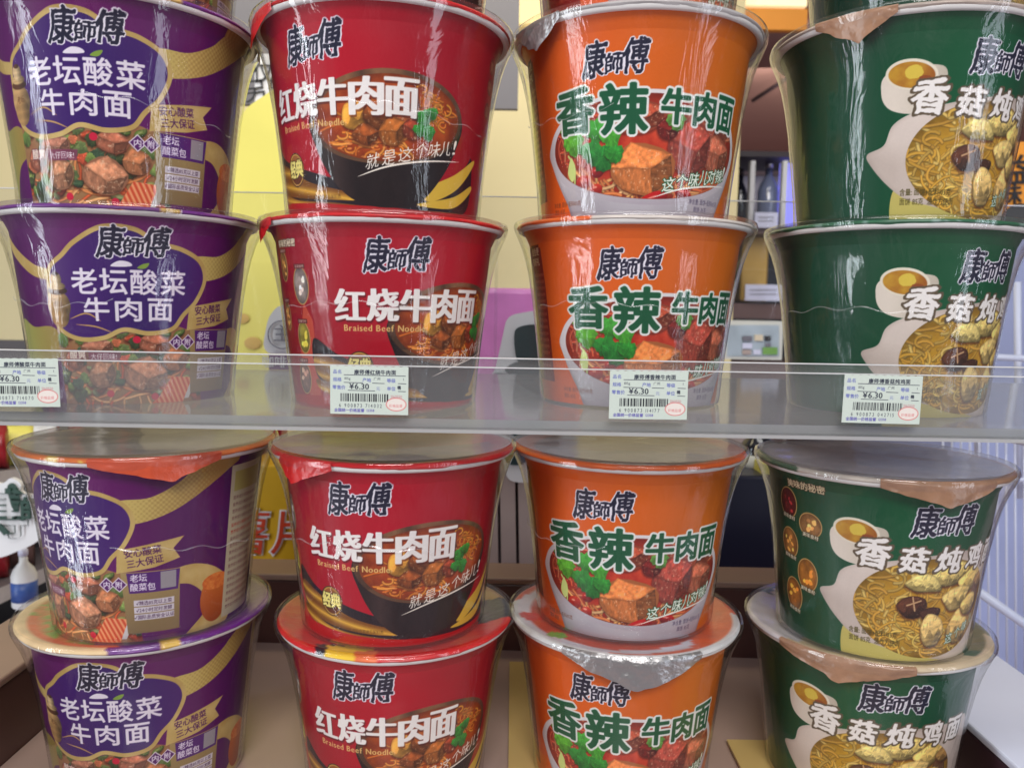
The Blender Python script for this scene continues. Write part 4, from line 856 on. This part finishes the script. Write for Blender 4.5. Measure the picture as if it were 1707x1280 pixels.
price_tag(615.5, 651, '康师傅红烧牛肉面', '6 900873 714032', 'white price tag reading ¥6.30 in front of the red shelf cup', 2, .2)
price_tag(1081, 659, '康师傅香辣牛肉面', '6 900873 114177', 'white price tag reading ¥6.30 in front of the orange shelf cup', 3, -.2)
price_tag(1470.5, 666, '康师傅香菇炖鸡面', '6 900873 042715', 'white price tag reading ¥6.30 in front of the green shelf cup', 4, .5)

# ------------------------------------------------------------------ display table under the lower cups
T0 = O + Vector((0, .5, -.298)); tb = empty('display_table', T0)
tag(tb, 'glossy taupe display table with a dark brown back ledge and side rails', 'display table')
def tbox(name, a, b, mt, bev=.0015):
    q = MB(); q.box(Vector(a), Vector(b), bev); o = q.build(name, mt, tb); return o
SL = .0150                                  # the table top falls slightly to the right
q = MB(); q.prism([(-.32, -.16, .0052), (.302, -.16, -.0040), (.302, .1795, -.0040), (-.32, .1795, .0052)], (0, 0, -.02)); q.build('table_top', M['table'], tb)
tbox('back_ledge', (-.345, .180, -.03), (.40, .220, .060), M['ledge'])
tbox('ledge_cap', (-.345, .178, .0604), (.40, .222, .0660), M['ledge_cap'])
tbox('left_rail', (-.348, -.16, -.03), (-.3205, .1795, .0560), M['ledge']); tbox('left_rail_cap', (-.375, -.16, .0564), (-.3185, .1775, .0620), M['ledge_cap'])
tbox('right_rail', (.3025, -.16, -.03), (.378, .1795, .0300), M['maroon']); tbox('right_rail_cap', (.3020, -.16, .0304), (.385, .1790, .0360), M['pale'])
q = MB(); q.box((.002, -.02, -.0008), (.118, .150, .0012)); sheet = q.build('yellow_patch', M['cream_glossy'], None, T0 + Vector((0, 0, .0025))); tag(sheet, 'thin cream yellow patch on the table between the red and orange cups', 'sheet')  # thin cream yellow rectangle over the table top
q = MB(); q.box((.155, -.10, -.0008), (.205, .035, .0012)); sheet = q.build('yellow_patch', M['cream_glossy'], None, T0 + Vector((0, 0, .0008))); tag(sheet, 'thin cream yellow patch on the table between the orange and green cups', 'sheet')  # second, narrower cream yellow rectangle

# ------------------------------------------------------------------ room behind
def slab(name, px0, py0, px1, py1, D, th, mt, **kw):
    """board facing the aisle, its front corners where the two image corners fall at distance D"""
    a, b = at(px0, py0, D), at(px1, py1, D); q = MB(); q.box((min(a.x, b.x), D, min(a.z, b.z)), (max(a.x, b.x), D + th, max(a.z, b.z)), kw.pop('bev', 0)); o = q.build(name, mt); tag(o, **kw); return o
slab('wall', -900, -700, 1180, 1500, 1.9, .1, M['wall'], kind='structure')
slab('back_wall', 1100, -500, 3300, 1500, 3.4, .1, M['mauve_wall'], kind='structure')
# sloping ceiling of the far room
q = MB(); q.prism([at(1190, 52, 1.95) , at(2200, 70, 1.95), at(2200, 262, 3.38), at(1180, 250, 3.38)], (0, 0, .03)); tag(q.build('ceiling', M['mauve']), kind='structure')
g0, g1 = at(1255, 168, 2.45), at(1310, 124, 2.2)
q = MB(); q.tube([g0, g1 + Vector((.02, 0, 0))], .006); tag(q.build('ceiling_trim', M['dark']), label='thin dark trim line crossing the mauve ceiling', cat='trim')
c0 = at(1243, 206, 2.9); q = MB(); q.lathe([(.001, 0), (.062, 0), (.066, .006), (.06, .014), (.001, .016)], (0, 0, 0)); lamp = q.build('ceiling_lamp', M['glow_white'], None, c0); tag(lamp, 'round white ceiling lamp on the mauve ceiling beyond the orange cups', 'lamp')
o = slab('fascia_panel', 1150, 12, 1345, 51, 1.93, .02, M['orange'], label='orange fascia strip below the lit cove at the top', cat='fascia')
o = slab('cove_light', 1150, -60, 1345, 11, 1.93, .02, M['glow_cream'], label='glowing cream cove light at the top between orange and green cups', cat='light')
o = slab('cove_light', 866, -60, 905, 40, 1.86, .02, M['glow_cream2'], label='glowing cream light strip beside the grey hanging board', cat='light')
gb = slab('hanging_board', 330, -200, 863, 182, 1.2, .012, M['greyboard'], label='large grey board hanging behind the purple and red cups', cat='board')
# yellow display signs
a = at(400, 620, 1.0)
out = smooth_closed([(372, 640), (368, 300), (398, 200), (440, 160), (500, 130), (600, 120), (640, 300), (640, 640)], 6)
q = MB(); q.prism([at(x_, y_, .98) for x_, y_ in out], (0, .012, 0)); ys = q.build('display_sign', M['yellow'], None); tag(ys, 'bright yellow cheese shaped display sign between the purple and red cups', 'sign')
for cx_, cy_, r_ in ((404, 531, 11), (421, 572, 14), (398, 640, 9)):
    c = at(cx_, cy_, .978); rr = r_ * .98 / 1330; q = MB(); q.bm.free(); q = MB(); r3 = bmesh.ops.create_uvsphere(q.bm, u_segments=20, v_segments=10, radius=rr); bmesh.ops.scale(q.bm, vec=(1, .08, .75), verts=r3['verts']); h = q.build('cheese_hole', M['yellow_hole'], None, c); h.parent = ys
def words(name, t, px, py, D, size, mt, parent=None, ext=.0006, bold=0, rot=0, shear=0):
    c = bpy.data.curves.new(name, 'FONT'); c.body = t; c.size = size; c.extrude = ext; c.align_x = 'CENTER'; c.align_y = 'CENTER'; c.offset = bold; c.shear = shear
    tmp = bpy.data.objects.new(name, c); COL.objects.link(tmp); bpy.context.view_layer.update(); me = bpy.data.meshes.new_from_object(tmp); bpy.data.objects.remove(tmp)
    me.materials.clear(); me.materials.append(mt); o = bpy.data.objects.new(name, me); o.location = at(px, py, D); o.rotation_euler = (R(90), R(rot), 0); link(o)
    if parent: o.parent = parent; o.matrix_parent_inverse = parent.matrix_world.inverted()
    return o
bpy.context.view_layer.update()
# round ringed emblem on the white sign between the yellow sign and red cup
q = MB(); q.prism([at(x_, y_, .80) for x_, y_ in smooth_closed([(447, 588), (444, 545), (456, 518), (476, 508), (520, 512), (530, 588)], 5)], (0, .01, 0)); pk = q.build('round_top_box', M['white'], None); tag(pk, 'white rounded package with a ringed symbol beside the red shelf cup', 'package')
q = MB(); c = at(470, 558, .798); n = 32; rr = 23 * .8 / 1330
q.tube([c + Vector((math.cos(k / n * 6.2832) * rr, 0, math.sin(k / n * 6.2832) * rr)) for k in range(n + 1)], .0006, 5); q.build('ring_mark', M['greyink'], pk)
words('symbol', '主', 470, 558, .798, .0185, M['greyink'], pk)
lb = slab('purple_label', 448, 590, 540, 618, .795, .008, M['purple'], label='purple strip label standing under the white rounded package', cat='label'); words('lettering', '咖啡小站', 478, 605, .7945, .0125, M['white'], lb)
sg = slab('menu_board', 424, 90, 520, 172, 1.15, .01, M['white'], label='white board with black handwriting peeping out behind the red cups', cat='board'); words('lettering', '另外', 446, 152, 1.148, .034, M['ink'], sg, rot=-8); words('lettering', '仅', 438, 124, 1.148, .03, M['ink'], sg)
# mustard carton with red lettering, lower gap
ct = slab('snack_carton', 405, 775, 660, 968, .80, .10, M['mustard'], label='mustard yellow snack carton with red lettering behind the lower cups', cat='carton', bev=.002)
words('lettering', '薯片', 448, 893, .799, .050, M['white'], ct, .0010, .0016, shear=.1); words('lettering', '薯片', 448, 893, .7975, .050, M['redink'], ct, .0008, 0, shear=.1)
slab('red_pouch', 420, 690, 468, 745, .86, .03, M['redpack'], label='dark red pouch lying just under the shelf between purple and red lids', cat='pouch', bev=.004)
slab('purple_pouch', 395, 696, 440, 760, .88, .03, M['purple'], label='purple pouch just under the shelf beside the dark red pouch', cat='pouch', bev=.004)
# pink pouch and cow-patched sign between red and orange
slab('pink_pack', 792, 479, 960, 640, .84, .03, M['pink'], label='glossy pink pack behind the clear panel between red and orange cups', cat='pack', bev=.006)
cow = empty('cow_sign', at(870, 760, .79)); tag(cow, 'white sign with black cow patches between the red and orange cups', 'sign')
bpy.context.view_layer.update()
def flat(name, pts, D, mt, th=.004, parent=None, sm=6):
    q = MB(); q.prism([at(x_, y_, D) for x_, y_ in (smooth_closed(pts, sm) if sm else pts)], (0, th, 0)); o = q.build(name, mt)
    if parent: o.parent = parent; o.matrix_parent_inverse = parent.matrix_world.inverted()
    return o
flat('sign_board', [(838, 560), (846, 532), (868, 522), (920, 520), (960, 560), (960, 770), (900, 800), (850, 800), (836, 760), (812, 740), (806, 640), (824, 618)], .79, M['white'], .008, cow)
for pts in ([(857, 560), (866, 545), (900, 542), (930, 560), (930, 600), (880, 612), (862, 600)], [(845, 612), (870, 602), (930, 604), (930, 660), (880, 650), (846, 622)], [(818, 626), (835, 622), (862, 630), (850, 640), (822, 638)], [(838, 712), (858, 706), (880, 716), (876, 742), (862, 730)], [(842, 752), (868, 742), (884, 756), (870, 774), (846, 772)], [(860, 704), (900, 700), (900, 712), (872, 712)]): flat('cow_patch', pts, .787, M['teal_dark'], .0025, cow)
cr_ = empty('slatted_crate', at(870, 960, .80)); tag(cr_, 'pale slatted crate standing behind the lower red and orange cups', 'crate'); bpy.context.view_layer.update()
for k, x_ in enumerate(range(800, 960, 30)): flat('slat', [(x_ + 3, 765), (x_ + 28, 765), (x_ + 31, 966), (x_ + 6, 966)], .80, M['slat'], .012, cr_, 0)
flat('crate_back', [(795, 765), (965, 765), (965, 966), (795, 966)], .83, M['dark'], .004, cr_, 0)
flat('crate_top', [(795, 738), (965, 742), (965, 764), (795, 764)], .798, M['slat'], .03, cr_, 0)
# far liquor shelves between orange and green
fs = empty('liquor_cabinet', at(1270, 640, 2.2)); tag(fs, 'dark wooden wall cabinet with lit bottle shelves beyond the orange cups', 'cabinet'); bpy.context.view_layer.update()
def fbox(name, px0, py0, px1, py1, D, th, mt, parent=fs):
    a, b = at(px0, py0, D), at(px1, py1, D); q = MB(); q.box((a.x, D, min(a.z, b.z)), (b.x, D + th, max(a.z, b.z))); o = q.build(name, mt)
    if parent: o.parent = parent; o.matrix_parent_inverse = parent.matrix_world.inverted()
    return o
fbox('back_board', 1150, 262, 1420, 660, 2.3, .02, M['navy'])
fbox('top_board', 1150, 250, 1420, 264, 2.02, .28, M['dark'])
fbox('shelf_board', 1150, 378, 1420, 392, 2.02, .28, M['brown']); fbox('shelf_board', 1150, 504, 1420, 534, 2.02, .28, M['brown'])
fbox('side_board', 1150, 250, 1214, 660, 2.01, .29, M['brown']); fbox('foot_board', 1150, 602, 1420, 720, 2.02, .28, M['brown'])
fbox('upright', 1252, 268, 1255, 378, 2.02, .02, M['edge_bright']); fbox('upright', 1306, 268, 1309, 378, 2.02, .02, M['edge_bright'])
fbox('lit_panel', 1302, 270, 1345, 378, 2.10, .01, M['glow_blue'])
def bottle(px, py, D, hpx, wpx, mt, cap, label, cat='bottle', lab=None):
    base = at(px, py, D); s = D / F_PX; H_, W_ = hpx * s, wpx * s / 2; q = MB()
    q.lathe([(W_ * .9, 0), (W_, H_ * .03), (W_, H_ * .55), (W_ * .8, H_ * .66), (W_ * .34, H_ * .78), (W_ * .32, H_ * .92)], (0, 0, 0), 28)
    o = q.build('bottle', mt, None, base); q = MB(); q.lathe([(W_ * .38, H_ * .9), (W_ * .38, H_), (W_ * .3, H_ * 1.01)], (0, 0, 0), 20); q.build('cap', cap, o)
    if lab: q = MB(); q.lathe([(W_ * 1.02, H_ * .12), (W_ * 1.02, H_ * .46)], (0, 0, 0), 28); q.build('label_wrap', lab, o)
    return tag(o, label, cat)
bottle(1278, 378, 2.12, 104, 34, M['bottle_clear'], M['silver'], 'pale bottle under a blue light on the far upper shelf')
bottle(1232, 378, 2.12, 92, 22, M['bottle_dark'], M['dark'], 'dark slim bottle at the left of the far upper shelf')
bottle(1318, 504, 2.10, 100, 36, M['bottle_dark'], M['dark'], 'black bottle with white script label on the far lower shelf', lab=M['dark'])
slab('gold_box', 1238, 394, 1278, 503, 2.10, .08, M['goldbox'], label='tall golden gift box on the far lower shelf', cat='box', bev=.004)
t1 = slab('price_card', 1259, 354, 1296, 380, 2.0, .004, M['cardblue'], label='small white price card under the pale bottle', cat='price card')
t2 = slab('price_card', 1243, 474, 1304, 502, 2.0, .004, M['cardblue'], label='wide white price card under the golden box', cat='price card')
for t_, (x0_, x1_), ys_ in ((t1, (1264, 1290), (362, 368)), (t2, (1250, 1295), (483, 490))):
    for y_ in ys_: flat('ruled_line', [(x0_, y_), (x1_, y_), (x1_, y_ + 1.2), (x0_, y_ + 1.2)], 1.998, M['greyink'], .001, t_, 0)
cf = slab('tobacco_case', 1205, 534, 1303, 600, 1.5, .06, M['whitecase'], label='white framed glass case of small goods beyond the orange cups', cat='case')
flat('case_window', [(1212, 542), (1299, 542), (1299, 594), (1212, 594)], 1.498, M['casewin'], .001, cf, 0)
for k, (x_, y_, w_, h_, mk) in enumerate(((1238, 560, 16, 9, 'greyink'), (1258, 558, 14, 10, 'cream'), (1275, 560, 10, 8, 'ink'), (1238, 572, 16, 9, 'cardblue'), (1276, 572, 9, 6, 'greyink'), (1272, 579, 24, 12, 'green'), (1238, 583, 14, 8, 'slat'), (1256, 583, 12, 8, 'cardblue'))): flat('small_pack', [(x_, y_), (x_ + w_, y_), (x_ + w_, y_ + h_), (x_, y_ + h_)], 1.494, M[mk], .003, cf, 0)
# lower gap between orange and green
sk = slab('sketch_board', 1150, 690, 1262, 800, .95, .01, M['slat'], label='pale board with black line drawing just below the clear shelf', cat='board')
q = MB(); q.tube([at(x_, y_, .948) for x_, y_ in smooth_open([(1160, 712), (1186, 710), (1196, 722), (1208, 716), (1214, 726), (1220, 714)], 5)], .0012, 6); dl = q.build('drawn_line', M['ink']); dl.parent = sk
bt = bottle(1262, 800, .86, 100, 64, M['bottle_dark'], M['dark'], 'black capped bottle with a pale label below the clear shelf', lab=M['whitecase'])
slab('navy_carton', 1170, 792, 1330, 982, .80, .10, M['navy'], label='dark navy carton standing behind the lower orange and green cups', cat='carton', bev=.003)
slab('yellow_packet', 1272, 774, 1300, 792, .81, .03, M['yellow'], label='small yellow packet lying on the navy carton', cat='packet')
# orange poster and wire rack on the right
po = slab('poster', 1655, 236, 1790, 362, 1.35, .004, M['orange'], label='orange poster with black brush characters at the right edge', cat='poster')
words('lettering', '益', 1690, 288, 1.348, .052, M['ink'], po, .001, .0006, rot=-4); words('lettering', '味', 1686, 326, 1.348, .036, M['ink'], po, .001, .0006, rot=-4); words('lettering', '面', 1750, 326, 1.348, .036, M['ink'], po, .001, .0006)
flat('dark_pan', [(1668, 362), (1690, 342), (1712, 340), (1760, 350), (1760, 372), (1680, 372)], 1.34, M['ink'], .004, po)
fr = slab('refrigerator', 1615, 372, 2000, 1500, 1.7, .5, M['fridge'], label='pale blue white refrigerator cabinet behind the wire rack', cat='refrigerator')
rk = empty('wire_rack', at(1690, 1000, .95)); tag(rk, 'white wire rack with thin vertical bars at the right edge', 'wire rack'); bpy.context.view_layer.update()
def wire(name, pts, r):
    q = MB(); q.tube(pts, r, 6); o = q.build(name, M['wirewhite']); o.parent = rk; o.matrix_parent_inverse = rk.matrix_world.inverted()
for y_, r_ in ((598, .0042), (716, .0045), (800, .003)): wire('cross_bar', [at(1560, y_ - 8, 1.0), at(1900, y_ + 10, 1.0)], r_)
wire('slanting_bar', [at(1630, 985, .9), at(1780, 1090, .9)], .0055); wire('slanting_bar', [at(1600, 716, 1.0), at(1780, 752, .8)], .004)
for x_ in range(1572, 1800, 15): wire('upright_wire', [at(x_, 716, 1.02), at(x_ + 2, 1180, 1.02)], .0014)
for x_ in (1628, 1696): wire('post', [at(x_, 470, 1.03), at(x_ + 3, 830, 1.03)], .0045)

# ------------------------------------------------------------------ product rack on the left
rack = empty('product_rack', at(0, 1000, 1.1)); tag(rack, 'dark product rack with white price rails at the left edge', 'product rack'); bpy.context.view_layer.update()
def rpr(name, pts, n, mt):
    q = MB(); q.prism(pts, n); o = q.build(name, mt); o.parent = rack; o.matrix_parent_inverse = rack.matrix_world.inverted(); return o
fbox('rack_back', -400, 560, 240, 1200, 1.32, .02, M['dark'], rack)
def shelf_l(py0, py1, nm='rack_shelf'):      # shelf running away from the aisle: near end left, far end right
    A_, B_ = at(-120, py0 + (py0 - py1) * 1.0, .95), at(130, py1 - (py0 - py1) * .1, 1.28)
    rpr(nm, [A_, B_, B_ + Vector((-.5, .25, 0)), A_ + Vector((-.5, 0, 0))], (0, 0, -.006), M['rackgrey'])
    rpr('price_rail', [A_ + Vector((.001, 0, .004)), B_ + Vector((.001, 0, .004)), B_ + Vector((.001, 0, -.018)), A_ + Vector((.001, 0, -.018))], (-.0012, 0, 0), M['railwhite'])
    return A_, B_
SH = [shelf_l(790, 775), shelf_l(985, 930), shelf_l(1140, 1072)]
pc = [('yellow', 'yellow crinkled snack bag', 0), ('redpack', 'red snack bag', 0), ('yellow', 'small yellow pouch', 0), ('white', 'white carton', 0), ('redpack', 'red jar', 1), ('redpack', 'dark red bottle', 1), ('brown', 'brown sauce bottle', 1), ('greenpk', 'green sachet', 2), ('redpack', 'red sachet', 2), ('mustard', 'mustard packet', 2), ('cardblue', 'pale blue packet', 2)]
WHERE = ('on the top rack shelf', 'on the middle rack shelf', 'on the bottom rack shelf'); EXTRA = ('nearest the aisle', 'second from the aisle', 'third from the aisle', 'farthest from the aisle')
cnt = [0, 0, 0]
for mk, nm, s_ in pc:
    A_, B_ = SH[s_]; k = cnt[s_]; cnt[s_] += 1; f = (.36 + .19 * k); p = A_.lerp(B_, f) + Vector((-.045, .01, .001)); W_ = .034; H_ = (.062, .085, .05)[s_]
    q = MB(); r3 = bmesh.ops.create_cube(q.bm, size=1, matrix=Matrix.Diagonal((W_, .05, H_, 1))); bmesh.ops.subdivide_edges(q.bm, edges=q.bm.edges[:], cuts=4, use_grid_fill=True)
    rr = random.Random(k + 10 * s_)
    for v in q.bm.verts:
        t = abs(v.co.z) / (H_ / 2); v.co.y *= 1 - .75 * t ** 3; v.co += Vector((rr.uniform(-1, 1), rr.uniform(-1, 1), rr.uniform(-1, 1))) * .0016; v.co.z += H_ / 2
    for fc in q.bm.faces: fc.smooth = True
    o = q.build('snack_bag', M[mk], None, p); o.rotation_euler = (0, 0, .5); tag(o, f'{nm} {WHERE[s_]}, {EXTRA[k]}', 'package', 'packages on the left rack')
for k, x_ in enumerate((118, 146, 172, 198, 224)): 
    bo = bottle(x_ * .5 + 10 + k * 26 - 20, 770, 1.29, 108, 22, M[('brown', 'redpack', 'redpack', 'white', 'redpack')[k]], M['dark'], ('brown sauce bottle under the shelf end, leftmost of the far row', 'red sauce bottle in the far row, beside the brown one', 'red sauce bottle in the middle of the far row', 'white capped bottle in the far row', 'red bottle at the right end of the far row')[k])
bottle(42, 1010, 1.0, 100, 40, M['white'], M['cardblue'], 'white bottle with blue label standing below the cloud shaped sign', lab=M['bluelab'])
cs = empty('cloud_sign', at(30, 880, .92)); tag(cs, 'white cloud shaped sign with dark green brush characters at the left edge', 'sign'); bpy.context.view_layer.update()
flat('sign_board', [(-90, 800), (-30, 800), (2, 806), (18, 797), (34, 806), (38, 822), (80, 830), (82, 868), (64, 900), (30, 918), (-10, 930), (-90, 925)], .92, M['white'], .006, cs)
flat('green_edge', [(12, 812), (22, 806), (32, 822), (30, 850), (20, 846)], .918, M['greenink'], .0015, cs)
words('lettering', '傅', 4, 862, .917, .062, M['greenink'], cs, .001, .0012); words('lettering', '師', 54, 852, .917, .030, M['greenink'], cs, .001, .0008)
